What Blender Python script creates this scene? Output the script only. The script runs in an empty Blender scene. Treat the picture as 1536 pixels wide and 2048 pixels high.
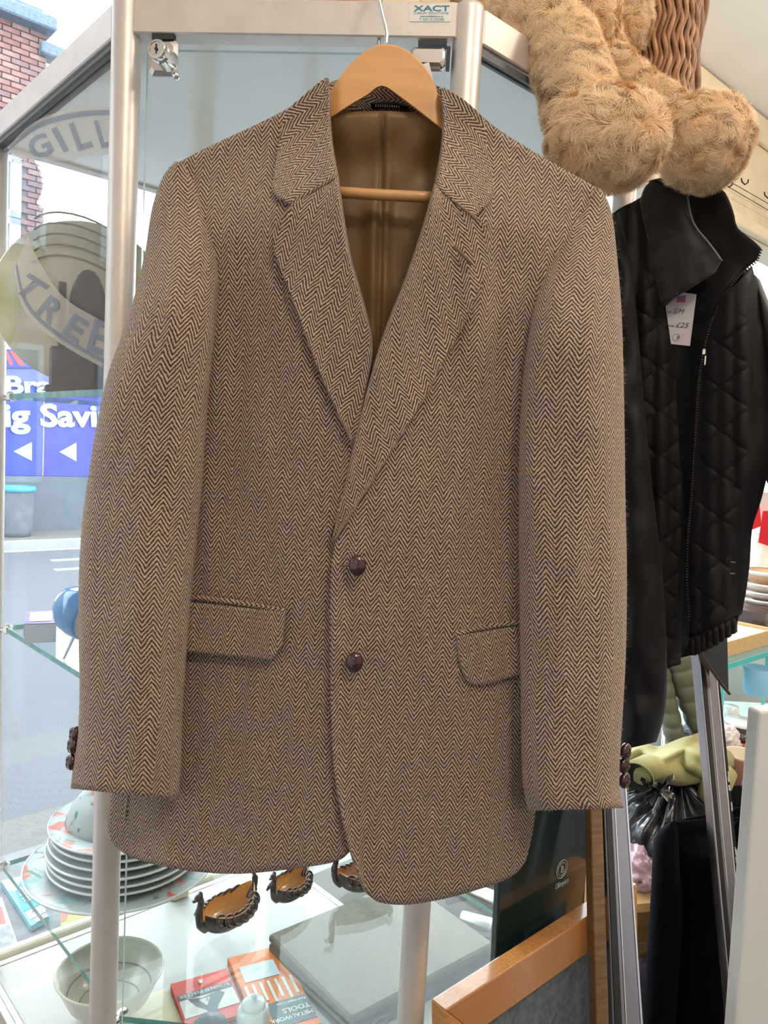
import bpy, math, random
from math import sin, cos, tan, pi, radians, sqrt, atan2, exp
from mathutils import Vector, Matrix, noise

random.seed(7)
SC = bpy.context.scene
COL = SC.collection

# ------------------------------------------------------------------ camera
CZ = 1.40
PITCH, ROLL = radians(4.6), radians(3.0)
FWD = Vector((0, cos(PITCH), -sin(PITCH)))
R0 = Vector((1, 0, 0)); U0 = Vector((0, sin(PITCH), cos(PITCH)))
CR = R0 * cos(ROLL) + U0 * sin(ROLL)
CU = U0 * cos(ROLL) - R0 * sin(ROLL)
CAM = Vector((0, 0, CZ))
FPX = 1536.0
cd = bpy.data.cameras.new('camera')
cam = bpy.data.objects.new('camera', cd); COL.objects.link(cam)
cd.sensor_fit = 'VERTICAL'; cd.sensor_height = 36.0; cd.lens = 36.0 * FPX / 2048.0
cd.clip_start = 0.02; cd.clip_end = 400
cam.matrix_world = Matrix(((CR.x, CU.x, -FWD.x, CAM.x), (CR.y, CU.y, -FWD.y, CAM.y), (CR.z, CU.z, -FWD.z, CAM.z), (0, 0, 0, 1)))
SC.camera = cam

# ------------------------------------------------------------------ sky, lamps, exposure
w = bpy.data.worlds.new('sky'); SC.world = w; w.use_nodes = True
bgn = w.node_tree.nodes['Background']
bgn.inputs['Color'].default_value = (0.93, 0.965, 1.0, 1)
bgn.inputs['Strength'].default_value = 7.2
def lamp(name, kind, loc, energy, color, target=None, size=1.0, size_y=None, angle=None):
    ld = bpy.data.lights.new(name, kind); ld.energy = energy; ld.color = color
    if kind == 'POINT': ld.shadow_soft_size = size
    if kind == 'AREA':
        ld.size = size
        if size_y: ld.shape = 'RECTANGLE'; ld.size_y = size_y
    if angle is not None: ld.angle = angle
    o = bpy.data.objects.new(name, ld); COL.objects.link(o); o.location = loc
    if target is not None:
        o.rotation_euler = (Vector(target) - Vector(loc)).to_track_quat('-Z', 'Y').to_euler()
    return o
lamp('sun', 'SUN', (-6, 8, 9), 1.5, (1.0, 0.95, 0.86), (-0.2, 1.3, 0.6), angle=radians(3))
lamp('ceiling_lamp', 'POINT', (0.55, -0.75, 2.72), 46, (1.0, 0.86, 0.70), None, 0.16)
lamp('ceiling_lamp', 'POINT', (1.6, 0.5, 2.72), 42, (1.0, 0.86, 0.70), None, 0.16)
lamp('ceiling_lamp', 'POINT', (2.5, 2.2, 2.72), 62, (1.0, 0.86, 0.70), None, 0.16)
SC.view_settings.view_transform = 'Standard'; SC.view_settings.look = 'None'
SC.view_settings.gamma = 1.0; SC.view_settings.use_curve_mapping = False
SC.view_settings.exposure = 0.0
SC.cycles.transparent_max_bounces = 40
SC.cycles.max_bounces = 10

# ------------------------------------------------------------------ helpers
def ray(px, py):
    return FWD + CR * ((px - 768.0) / FPX) + CU * ((1024.0 - py) / FPX)
def onplane(px, py, p0, n):
    d = ray(px, py); t = (Vector(p0) - CAM).dot(n) / d.dot(n)
    return CAM + d * t
def atY(px, py, Y):
    return onplane(px, py, (0, Y, 0), Vector((0, 1, 0)))
def atZ(px, py, z):
    return onplane(px, py, (0, 0, z), Vector((0, 0, 1)))
def lerp(a, b, t): return a + (b - a) * t
def clamp(x, a=0.0, b=1.0): return max(a, min(b, x))
def sstep(a, b, x):
    t = clamp((x - a) / (b - a)); return t * t * (3 - 2 * t)
def bump(x, c, wd): return exp(-((x - c) / wd) ** 2)
def nz(x, y=0.0, z=0.0): return noise.noise(Vector((x, y, z)))

def nodes(m):
    m.use_nodes = True; return m.node_tree.nodes, m.node_tree.links
def rgb(h):
    if isinstance(h, str):
        h = h.lstrip('#'); c = [int(h[i:i+2], 16) / 255 for i in (0, 2, 4)]
        return tuple(((x + 0.055) / 1.055) ** 2.4 if x > 0.04045 else x / 12.92 for x in c)
    return h
MATS = {}
def mat(name, color, rough=0.6, metal=0.0, var=0.0, vscale=20.0, bumpk=0.0, bscale=80.0, spec=0.5, sheen=0.0, coat=0.0, stretch=None, var2=None, trans=0.0):
    """principled material with noise-driven colour variation and relief"""
    if name in MATS: return MATS[name]
    m = bpy.data.materials.new(name); MATS[name] = m
    N, L = nodes(m); b = N['Principled BSDF']
    c = rgb(color)
    b.inputs['Base Color'].default_value = (*c, 1); b.inputs['Roughness'].default_value = rough
    b.inputs['Metallic'].default_value = metal; b.inputs['Specular IOR Level'].default_value = spec
    if sheen: b.inputs['Sheen Weight'].default_value = sheen; b.inputs['Sheen Roughness'].default_value = 0.5
    if coat: b.inputs['Coat Weight'].default_value = coat; b.inputs['Coat Roughness'].default_value = 0.1
    if trans: b.inputs['Transmission Weight'].default_value = trans
    tc = N.new('ShaderNodeTexCoord'); mp = N.new('ShaderNodeMapping'); L.new(tc.outputs['Object'], mp.inputs['Vector'])
    if stretch: mp.inputs['Scale'].default_value = stretch
    if var > 0 or var2:
        n = N.new('ShaderNodeTexNoise'); n.inputs['Scale'].default_value = vscale; n.inputs['Detail'].default_value = 5
        L.new(mp.outputs['Vector'], n.inputs['Vector'])
        r = N.new('ShaderNodeValToRGB'); L.new(n.outputs['Fac'], r.inputs['Fac'])
        c2 = rgb(var2) if var2 else tuple(min(1, x * (1 + var)) for x in c)
        c1 = c if var2 else tuple(x * (1 - var) for x in c)
        r.color_ramp.elements[0].position = 0.3; r.color_ramp.elements[1].position = 0.7
        r.color_ramp.elements[0].color = (*c1, 1); r.color_ramp.elements[1].color = (*c2, 1)
        L.new(r.outputs['Color'], b.inputs['Base Color'])
    if bumpk > 0:
        n2 = N.new('ShaderNodeTexNoise'); n2.inputs['Scale'].default_value = bscale; n2.inputs['Detail'].default_value = 6
        L.new(mp.outputs['Vector'], n2.inputs['Vector'])
        bp = N.new('ShaderNodeBump'); bp.inputs['Strength'].default_value = bumpk; bp.inputs['Distance'].default_value = 0.004
        L.new(n2.outputs['Fac'], bp.inputs['Height']); L.new(bp.outputs['Normal'], b.inputs['Normal'])
    return m
def glass(name, tint=(0.97, 0.99, 0.985), refl=1.0, haze=0.02, haze_col=(0.8, 0.85, 0.9), rough=0.0):
    """thin clear pane: see-through with mirror-like Fresnel sheen and a painted milky reflection haze"""
    if name in MATS: return MATS[name]
    m = bpy.data.materials.new(name); MATS[name] = m
    N, L = nodes(m); N.remove(N['Principled BSDF']); out = N['Material Output']
    tr = N.new('ShaderNodeBsdfTransparent'); tr.inputs['Color'].default_value = (*tint, 1)
    gl = N.new('ShaderNodeBsdfGlossy'); gl.inputs['Roughness'].default_value = rough
    fr = N.new('ShaderNodeFresnel'); ge = N.new('ShaderNodeNewGeometry'); io = N.new('ShaderNodeMapRange'); io.inputs[3].default_value = 1.45; io.inputs[4].default_value = 1 / 1.45
    L.new(ge.outputs['Backfacing'], io.inputs[0]); L.new(io.outputs[0], fr.inputs['IOR'])      # same mirror strength on both faces of the sheet
    mu = N.new('ShaderNodeMath'); mu.operation = 'MULTIPLY'; mu.inputs[1].default_value = refl
    L.new(fr.outputs['Fac'], mu.inputs[0])
    mx = N.new('ShaderNodeMixShader'); L.new(mu.outputs[0], mx.inputs[0]); L.new(tr.outputs[0], mx.inputs[1]); L.new(gl.outputs[0], mx.inputs[2])
    df = N.new('ShaderNodeBsdfDiffuse'); df.inputs['Color'].default_value = (*haze_col, 1)  # faint diffuse share painted as milky reflection on the glass
    mx2 = N.new('ShaderNodeMixShader'); mx2.inputs[0].default_value = haze
    L.new(mx.outputs[0], mx2.inputs[1]); L.new(df.outputs[0], mx2.inputs[2]); L.new(mx2.outputs[0], out.inputs['Surface'])
    return m

class MB:
    """collects shapes; build() links them as ONE mesh object"""
    def __init__(s): s.v = []; s.f = []; s.mi = []; s.uv = None
    def add(s, vs, fs, mi=0):
        o = len(s.v); s.v += [tuple(x) for x in vs]
        for f in fs: s.f.append(tuple(i + o for i in f)); s.mi.append(mi)
        return o
    def box(s, c, sz, M=None, mi=0, bev=0.0):
        """box centred at c, size sz, axes M (3 vectors); bev chamfers the vertical (third axis) edges and rims"""
        X, Y, Z = M if M else (Vector((1, 0, 0)), Vector((0, 1, 0)), Vector((0, 0, 1)))
        c = Vector(c); hx, hy, hz = sz[0] / 2, sz[1] / 2, sz[2] / 2
        if bev <= 0:
            vs = [c + X * (a * hx) + Y * (b * hy) + Z * (d * hz) for d in (-1, 1) for a, b in ((-1, -1), (1, -1), (1, 1), (-1, 1))]
            s.add(vs, [(3, 2, 1, 0), (4, 5, 6, 7), (0, 1, 5, 4), (1, 2, 6, 5), (2, 3, 7, 6), (3, 0, 4, 7)], mi); return s
        e = min(bev, hx * .9, hy * .9, hz * .9)
        def ring(k, z): 
            a, b = hx - k, hy - k; q = e
            return [(-a + q, -b), (a - q, -b), (a, -b + q), (a, b - q), (a - q, b), (-a + q, b), (-a, b - q), (-a, -b + q)], z
        rings = [ring(e, -hz), ring(0, -hz + e), ring(0, hz - e), ring(e, hz)]
        vs = [c + X * p[0] + Y * p[1] + Z * z for r, z in rings for p in r]
        fs = [tuple(reversed(range(8))), tuple(range(24, 32))]
        for k in range(3):
            for i in range(8):
                j = (i + 1) % 8; fs.append((k * 8 + i, k * 8 + j, k * 8 + 8 + j, k * 8 + 8 + i))
        s.add(vs, fs, mi); return s
    def hexa(s, p8, mi=0):
        """any 6-sided block from 4 bottom and 4 top corners"""
        s.add(p8, [(3, 2, 1, 0), (4, 5, 6, 7), (0, 1, 5, 4), (1, 2, 6, 5), (2, 3, 7, 6), (3, 0, 4, 7)], mi); return s
    def tube(s, pts, r, n=10, mi=0, cap=True, flat=1.0):
        pts = [Vector(p) for p in pts]; R = r if isinstance(r, (list, tuple)) else [r] * len(pts)
        up = None; base = len(s.v); vs = []
        for i, p in enumerate(pts):
            t = (pts[min(i + 1, len(pts) - 1)] - pts[max(i - 1, 0)]).normalized()
            if up is None:
                up = Vector((0, 0, 1)) if abs(t.z) < 0.9 else Vector((1, 0, 0))
            a = t.cross(up)
            if a.length < 1e-6: a = t.orthogonal()
            a.normalize(); b = a.cross(t).normalized(); up = b
            for k in range(n):
                th = 2 * pi * k / n; vs.append(p + a * (cos(th) * R[i]) + b * (sin(th) * R[i] * flat))
        fs = []
        for i in range(len(pts) - 1):
            for k in range(n):
                j = (k + 1) % n; fs.append((i * n + k, i * n + j, i * n + n + j, i * n + n + k))
        if cap: fs += [tuple(reversed(range(n))), tuple(range((len(pts) - 1) * n, len(pts) * n))]
        s.add(vs, fs, mi); return s
    def lathe(s, prof, o, n=32, axis=None, mi=0, close=False, mis=None):
        o = Vector(o); Z = Vector(axis).normalized() if axis else Vector((0, 0, 1)); X = Z.orthogonal().normalized(); Y = Z.cross(X)
        vs = []
        for r, h in prof:
            for k in range(n):
                th = 2 * pi * k / n; vs.append(o + X * (cos(th) * r) + Y * (sin(th) * r) + Z * h)
        b0 = s.add(vs, [], mi)
        for i in range(len(prof) - 1):
            for k in range(n):
                j = (k + 1) % n
                s.f.append(tuple(b0 + q for q in (i * n + k, i * n + j, i * n + n + j, i * n + n + k))); s.mi.append(mis[i] if mis else mi)
        if close:
            s.f.append(tuple(b0 + q for q in reversed(range(n)))); s.mi.append(mi)
            s.f.append(tuple(b0 + (len(prof) - 1) * n + q for q in range(n))); s.mi.append(mi)
        return s
    def blob(s, c, rad, M=None, nu=16, nv=10, mi=0, fn=None):
        X, Y, Z = M if M else (Vector((1, 0, 0)), Vector((0, 1, 0)), Vector((0, 0, 1)))
        c = Vector(c); vs = []
        for i in range(nv + 1):
            ph = -pi / 2 + pi * i / nv
            for k in range(nu):
                th = 2 * pi * k / nu; q = Vector((cos(ph) * cos(th), cos(ph) * sin(th), sin(ph)))
                k_ = fn(q) if fn else 1.0
                vs.append(c + X * (q.x * rad[0] * k_) + Y * (q.y * rad[1] * k_) + Z * (q.z * rad[2] * k_))
        fs = []
        for i in range(nv):
            for k in range(nu):
                j = (k + 1) % nu; fs.append((i * nu + k, i * nu + j, i * nu + nu + j, i * nu + nu + k))
        s.add(vs, fs, mi); return s
    def prism(s, poly, depth, mi=0, mi_side=None):
        """poly: list of world points (planar); extruded by vector depth"""
        n = len(poly); d = Vector(depth); vs = [Vector(p) for p in poly] + [Vector(p) + d for p in poly]
        b0 = s.add(vs, [tuple(reversed(range(n))), tuple(range(n, 2 * n))], mi)
        for i in range(n):
            j = (i + 1) % n; s.f.append((b0 + i, b0 + j, b0 + n + j, b0 + n + i)); s.mi.append(mi if mi_side is None else mi_side)
        return s
    def grid(s, P, nu, nv, mi=0, wrap=False):
        """P(u,v) -> point, u,v in 0..1"""
        m = nu if wrap else nu + 1
        vs = [P(i / nu, j / nv) for j in range(nv + 1) for i in range(m)]
        fs = []
        for j in range(nv):
            for i in range(nu):
                k = (i + 1) % m if wrap else i + 1
                fs.append((j * m + i, j * m + k, j * m + m + k, j * m + m + i))
        s.add(vs, fs, mi); return s
    def build(s, name, mats, parent=None, smooth=False, solid=0.0, off=0.0, sub=0, autos=None, bevel=0.0):
        me = bpy.data.meshes.new(name); me.from_pydata(s.v, [], s.f); 
        ms = mats if isinstance(mats, (list, tuple)) else [mats]
        for m in ms: me.materials.append(m)
        if len(ms) > 1: me.polygons.foreach_set('material_index', s.mi)
        if s.uv is not None:
            ul = me.uv_layers.new(name='UVMap')
            for lp in me.loops: ul.data[lp.index].uv = s.uv[lp.vertex_index]
        import bmesh
        bm = bmesh.new(); bm.from_mesh(me); 
        if solid == 0: bmesh.ops.recalc_face_normals(bm, faces=bm.faces[:])
        if autos is not None:
            for e in bm.edges:
                if len(e.link_faces) == 2 and e.calc_face_angle(0) > autos: e.smooth = False
            smooth = True
        for f in bm.faces: f.smooth = smooth
        bm.to_mesh(me); bm.free(); me.update()
        o = bpy.data.objects.new(name, me); COL.objects.link(o)
        if parent is not None:
            o.parent = parent; o.location = -Vector(WL.get(parent.name, (0, 0, 0)))
        if bevel > 0:
            bv = o.modifiers.new('bevel', 'BEVEL'); bv.width = bevel; bv.segments = 2; bv.limit_method = 'ANGLE'; bv.angle_limit = radians(40)
        if solid > 0:
            md = o.modifiers.new('thickness', 'SOLIDIFY'); md.thickness = solid; md.offset = off
        if sub: 
            sb = o.modifiers.new('smooth', 'SUBSURF'); sb.levels = sub; sb.render_levels = sub
        return o
WL = {}
def tag(o, label=None, cat=None, group=None, kind=None):
    if label: o['label'] = label
    if cat: o['category'] = cat
    if group: o['group'] = group
    if kind: o['kind'] = kind
    return o
def thing(name, label, cat, loc, group=None):
    o = bpy.data.objects.new(name, None); COL.objects.link(o); o.empty_display_size = 0.05
    o.location = loc; WL[o.name] = Vector(loc)
    return tag(o, label, cat, group)
def struct(o): o['kind'] = 'structure'; return o
def text(body, origin, xd, yd, size, m, parent=None, name='lettering', bold=0.0, ext=0.0004, shear=0.0, width=None):
    """flat lettering baked as a mesh: starts at origin, runs along xd, up along yd; width stretches it to a length"""
    cu = bpy.data.curves.new(name, 'FONT'); cu.body = body; cu.size = size; cu.offset = bold * size; cu.extrude = ext
    cu.shear = shear; cu.resolution_u = 3
    tmp = bpy.data.objects.new('tmp', cu); COL.objects.link(tmp)
    bpy.context.view_layer.update()
    me = bpy.data.meshes.new_from_object(tmp.evaluated_get(bpy.context.evaluated_depsgraph_get()))
    bpy.data.objects.remove(tmp); bpy.data.curves.remove(cu)
    me.materials.clear(); me.materials.append(m); me.name = name
    x = Vector(xd).normalized(); y = Vector(yd); y = (y - x * y.dot(x)).normalized(); z = x.cross(y); p = Vector(origin)
    xs = [v.co.x for v in me.vertices]; k = width / max(xs) if width else 1.0
    for v in me.vertices:
        c = v.co.copy(); v.co = p + x * (c.x * k) + y * c.y + z * c.z
    me.update()
    o = bpy.data.objects.new(name, me); COL.objects.link(o)
    if parent is not None:
        o.parent = parent; o.location = -Vector(WL.get(parent.name, (0, 0, 0)))
    return o
def pl(pts, t):
    """point at parameter t (0..1, by length) on a polyline of tuples"""
    ds = [0.0]
    for a, b in zip(pts, pts[1:]): ds.append(ds[-1] + sqrt(sum((x - y) ** 2 for x, y in zip(a, b))))
    L_ = ds[-1] * clamp(t)
    for i in range(len(pts) - 1):
        if L_ <= ds[i + 1] or i == len(pts) - 2:
            k = (L_ - ds[i]) / max(1e-9, ds[i + 1] - ds[i]); return tuple(lerp(x, y, k) for x, y in zip(pts[i], pts[i + 1]))
def crv(pts, n=6):
    """Catmull-Rom through the points"""
    out = []
    P = [pts[0]] + list(pts) + [pts[-1]]
    for i in range(1, len(P) - 2):
        for k in range(n):
            t = k / n
            out.append(tuple(0.5 * (2 * b + (c - a) * t + (2 * a - 5 * b + 4 * c - d) * t * t + (3 * b - a - 3 * c + d) * t ** 3) for a, b, c, d in zip(P[i - 1], P[i], P[i + 1], P[i + 2])))
    out.append(tuple(pts[-1])); return out
def coons(top, bot, left, right):
    """patch inside four boundary polylines: f(u,v)"""
    def f(u, v):
        a, b, c, d = pl(top, u), pl(bot, u), pl(left, v), pl(right, v)
        n = len(a); r = []
        for i in range(n):
            r.append((1 - v) * a[i] + v * b[i] + (1 - u) * c[i] + u * d[i]
                     - ((1 - u) * (1 - v) * top[0][i] + u * (1 - v) * top[-1][i] + (1 - u) * v * bot[0][i] + u * v * bot[-1][i]))
        return tuple(r)
    return f
def arcuv(V, m, n, u0=0.0, v0=0.0, cu=None):
    """UVs in metres for an m x n vertex grid: U along rows from column cu, V down that column"""
    cu = m // 2 if cu is None else cu
    uv = [None] * (m * n); vv = v0
    for j in range(n):
        if j: vv -= (V[j * m + cu] - V[(j - 1) * m + cu]).length
        acc = u0; uv[j * m + cu] = (acc, vv)
        for i in range(cu + 1, m):
            acc += (V[j * m + i] - V[j * m + i - 1]).length; uv[j * m + i] = (acc, vv)
        acc = u0
        for i in range(cu - 1, -1, -1):
            acc -= (V[j * m + i] - V[j * m + i + 1]).length; uv[j * m + i] = (acc, vv)
    return uv
# ------------------------------------------------------------------ plan directions of the shop
A2 = Vector((-sin(radians(42.5)), cos(radians(42.5)), 0)); B2 = Vector((A2.y, -A2.x, 0)); UP = Vector((0, 0, 1))
PL_ = atY(234, 870, 0.875); PL_.z = 0          # case: left front post
PR_ = atY(887, 905, 0.850); PR_.z = 0          # right front post
PRL = PL_ + A2 * 0.466                         # left rear post
aR = (PR_ - PRL).dot(A2); bR = (PR_ - PRL).dot(B2); SIDE = -aR
SIDEB = bR + 0.325
PBC = PRL + B2 * SIDEB                          # rear corner post
PRR = PRL + A2 * aR + B2 * SIDEB                # right rear post
def AB(a, b, z=0.0):
    p = PRL + A2 * a + B2 * b; return Vector((p.x, p.y, z))
DECK = 0.50
WIN_A = 0.50
# ------------------------------------------------------------------ shared materials
M_wall = mat('painted_plaster', (0.70, 0.67, 0.62), 0.8, var=0.05, vscale=3, bumpk=0.1)
M_ceil = mat('white_ceiling_paint', (0.88, 0.87, 0.85), 0.85, var=0.03, vscale=2, bumpk=0.05)
M_cream = mat('cream_gloss_paint', (0.78, 0.66, 0.46), 0.5, var=0.08, vscale=6, bumpk=0.05)
M_white = mat('white_paint', (0.502, 0.502, 0.490), 0.5, var=0.04, vscale=5, bumpk=0.05)
M_carpet = mat('grey_carpet', (0.10, 0.11, 0.12), 0.95, var=0.5, vscale=220, bumpk=0.6, bscale=400)
M_shopglass = glass('shop_window_glass', (0.96, 0.985, 1.0), 0.5, 0.0015, (0.75, 0.85, 1.0))
M_alu = mat('satin_aluminium', (0.66, 0.61, 0.58), 0.42, metal=0.45, var=0.05, vscale=30, bumpk=0.04, bscale=300)
M_chrome = mat('chrome', (0.78, 0.76, 0.75), 0.08, metal=1.0)
M_board = mat('pale_blue_board', (0.88, 0.89, 0.88), 0.14, var=0.02, spec=0.8, coat=0.5)
M_pane = glass('display_case_glass', (0.985, 0.995, 0.995), 0.45, 0.001)
M_edge = mat('green_glass_edge', (0.12, 0.34, 0.31), 0.12, var=0.3, vscale=40)
M_edge2 = mat('pale_ground_glass_edge', (0.50, 0.62, 0.60), 0.2, var=0.1, vscale=40)
M_black = mat('black_rubber', (0.02, 0.02, 0.022), 0.5)
M_gasket = mat('grey_gasket', (0.12, 0.12, 0.12), 0.5)

# ------------------------------------------------------------------ room shell
def ab_slab(name, a0, a1, b0, b1, z0, z1, m, bev=0.0):
    mb = MB(); mb.box(AB((a0 + a1) / 2, (b0 + b1) / 2, (z0 + z1) / 2), (abs(a1 - a0), abs(b1 - b0), z1 - z0), (A2, B2, UP), bev=bev)
    return struct(mb.build(name, m))
ZC = 3.2
ab_slab('floor', -4.6, 0.52, -2.3, 5.7, -0.06, 0.0, M_carpet)
ab_slab('ceiling', -4.6, 0.62, -2.3, 5.7, ZC, ZC + 0.1, M_ceil)
ab_slab('wall_rear', -4.7, -4.6, -2.4, 5.8, 0, ZC, M_wall)
ab_slab('wall_left', -4.6, 0.62, -2.4, -2.3, 0, ZC, M_wall)
ab_slab('wall_right', -4.6, 0.62, 5.7, 5.8, 0, ZC, M_wall)
ab_slab('wall_front', 0.47, 0.62, -2.3, 5.7, 2.59, ZC, M_cream)
ab_slab('trim_1', 0.425, 0.468, -2.3, 5.7, 2.60, 2.66, M_cream, 0.006)
ab_slab('trim_2', 0.44, 0.468, -2.3, 5.7, 3.06, 3.19, M_cream, 0.006)
ab_slab('wall_front', 0.47, 0.62, -2.3, 5.7, 0, 0.30, M_white)
ab_slab('window_1', WIN_A - 0.004, WIN_A + 0.004, -2.3, 5.7, 0.30, 2.59, M_shopglass)
ab_slab('trim_3', -0.03, 0.018, -2.3, 5.7, 0.0, DECK - 0.05, M_white)
ab_slab('trim_4', 0.020, 0.036, -2.3, 5.7, 0.30, DECK + 0.006, mat('cream_lip', (0.8, 0.76, 0.6), 0.5), 0.003)
ab_slab('trim_5', 0.037, 0.468, -2.3, 5.7, 0.0, 0.44, mat('stone_ledge', (0.24, 0.25, 0.27), 0.8, var=0.2, vscale=40, bumpk=0.3))

# ------------------------------------------------------------------ the street outside
M_road = mat('asphalt', (0.101, 0.109, 0.121), 0.9, var=0.25, vscale=130, bumpk=0.25, bscale=500)
M_pave = mat('paving', (0.133, 0.129, 0.121), 0.9, var=0.15, vscale=60, bumpk=0.2, bscale=300)
pe = atZ(20, 1645, -0.05); a_near = (pe - PRL).dot(A2)
kf = atZ(60, 1088, -0.05); a_far = (kf - PRL).dot(A2)
ab_slab('road', a_near, a_far, -30, 40, -0.30, -0.10, M_road)
ab_slab('pavement', 0.63, a_near, -30, 40, -0.30, -0.04, M_pave)
ab_slab('pavement', a_far, a_far + 12, -30, 60, -0.30, 0.0, M_pave)
ab_slab('kerb', a_far - 0.14, a_far, -30, 40, -0.29, 0.005, mat('kerb_stone', (0.296, 0.312, 0.320), 0.8, var=0.1, vscale=8))
M_line = mat('road_paint', (0.429, 0.445, 0.452), 0.7, var=0.1, vscale=10)
for py_, px0, px1 in ((1098, -60, 240), (1120, 98, 300), (1139, 106, 300)):
    p = atZ(130, py_, -0.098); a = (p - PRL).dot(A2)
    q0 = atZ(px0, py_, -0.098); q1 = atZ(px1, py_, -0.098)
    b0, b1 = (q0 - PRL).dot(B2), (q1 - PRL).dot(B2)
    ab_slab('road_line', a - 0.05, a + 0.05, b0, b1, -0.10, -0.092, M_line)

FP = AB(a_far + 0.9, 0); FN = -A2          # far facade plane, parallel to the street
def FX(px, py, out=0.0): return onplane(px, py, FP - A2 * out, A2)
def fquad(mb, pts, out, th, mi=0):
    mb.prism([FX(x, y, out) for x, y in pts], A2 * th, mi)
def fit_text(body, px, py, px_end, cap_px, m, parent, out=0.03, bold=0.03, shear=0.0, xdir=None, face=FX, ext=0.01, name='lettering'):
    """lettering on a plane: baseline start (px,py), width to px_end, capital height cap_px"""
    o0 = face(px, py, out); o1 = face(px_end, py, out); up_ = face(px, py - cap_px, out) - o0
    return text(body, o0, xdir if xdir is not None else (o1 - o0), UP if face is FX else up_, up_.length / 0.70, m, parent, name, bold, ext, shear, (o1 - o0).length)
M_blue = mat('blue_window_vinyl', (0.022, 0.037, 0.359), 0.35, var=0.12, vscale=2)
M_letter = mat('white_vinyl_letters', (0.328, 0.429, 0.484), 0.5)
M_red = mat('red_vinyl', (0.390, 0.039, 0.039), 0.45)
M_brickgap = mat('pale_mortar', (0.153, 0.144, 0.140), 0.9, var=0.1, vscale=10)
M_brick = [mat('red_brick_%d' % i, c, 0.9, var=0.2, vscale=9, bumpk=0.3) for i, c in enumerate(((0.15, 0.075, 0.07), (0.175, 0.095, 0.088), (0.13, 0.085, 0.088), (0.19, 0.12, 0.108)))]
M_coping = mat('grey_blue_coping', (0.094, 0.133, 0.179), 0.8, var=0.25, vscale=30, bumpk=0.3)
M_frame_out = mat('white_window_frame', (0.351, 0.390, 0.413), 0.5)
M_dkpane = mat('sky_lit_window_pane', (0.062, 0.109, 0.187), 0.08, var=0.2, vscale=3)

bld = thing('shop_building', 'red brick building across the road with slate coping and blue shopfront', 'building', FX(40, 1060))
eB = B2
zt_ = FX(60, 58).z
r92 = FX(92, 200); uR = (r92 - FP).dot(eB)
def FU(u, z, out=0.0): return FP + eB * u + UP * z - A2 * out
mb = MB(); z_ws = FX(60, 640).z
c0 = FU(uR - 2.6, (z_ws + zt_) / 2); mb.box(FU(uR - 1.6, (z_ws + zt_) / 2 - 0.02, -0.15), (3.2 - 0.02, 0.28, zt_ - z_ws), (eB, A2, UP))
mb.build('mortar_wall', M_brickgap, bld)
wins = [(8, 42, 318, 425), (8, 40, 440, 560)]
wrect = []
for x0, x1, y0, y1 in wins:
    p, q = FX(x0 - 30, y1), FX(x1, y0); wrect.append(((p - FP).dot(eB), (q - FP).dot(eB), p.z, q.z))
cnt = 0
brick_me = {}
z = zt_ - 0.075; row = 0
while z > z_ws and cnt < 296:
    u = uR - (0.225 if row % 2 == 0 else 0.1125)
    first = True
    while u > uR - 1.25 and cnt < 296:
        wd = 0.213 if (row % 2 == 0 or not first) else 0.1005
        uc = u + wd / 2
        if not any(a < uc < b and c < z + 0.036 < d for a, b, c, d in wrect):
            key = (round(wd, 3), random.randrange(4))
            if key not in brick_me:
                m_ = MB(); m_.box((0, 0, 0), (wd, 0.05, 0.064), (eB, A2, UP), bev=0.006)
                o = m_.build('brick', M_brick[key[1]], bld); brick_me[key] = o.data
            else:
                o = bpy.data.objects.new('brick', brick_me[key]); COL.objects.link(o); o.parent = bld
            o.location = FU(uc, z + 0.036, 0.004 + 0.008 * random.random()) - WL[bld.name]
            cnt += 1
        first = False; u -= 0.225
    z -= 0.075; row += 1
for (a, b, c, d) in wrect:
    m_ = MB(); t = 0.09
    for (ua, ub, za, zb_) in ((a, b, c, c + t), (a, b, d - t, d), (b - t * 1.6, b, c, d), (a, a + t, c, d)):
        m_.box(FU((ua + ub) / 2, (za + zb_) / 2, 0.0), (ub - ua, 0.10, zb_ - za), (eB, A2, UP), bev=0.008)
    fr = m_.build('window_frame', M_frame_out, bld)
    m_ = MB(); m_.box(FU((a + b) / 2, (c + d) / 2, -0.02), (b - a - 0.05, 0.02, d - c - 0.05), (eB, A2, UP)); m_.build('pane', M_dkpane, fr)
m_ = MB(); m_.box(FU(uR - 1.25, zt_ + 0.07, 0.05), (2.6, 0.42, 0.17), (eB, A2, UP), bev=0.02); m_.box(FU(uR - 1.3, zt_ + 0.2, 0.0), (2.4, 0.3, 0.1), (eB, A2, UP), bev=0.02)
m_.box(FU(uR + 0.10, zt_ - 0.22, 0.0), (0.42, 0.3, 0.16), (eB, A2, UP), bev=0.02)
m_.build('coping', M_coping, bld)
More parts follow.
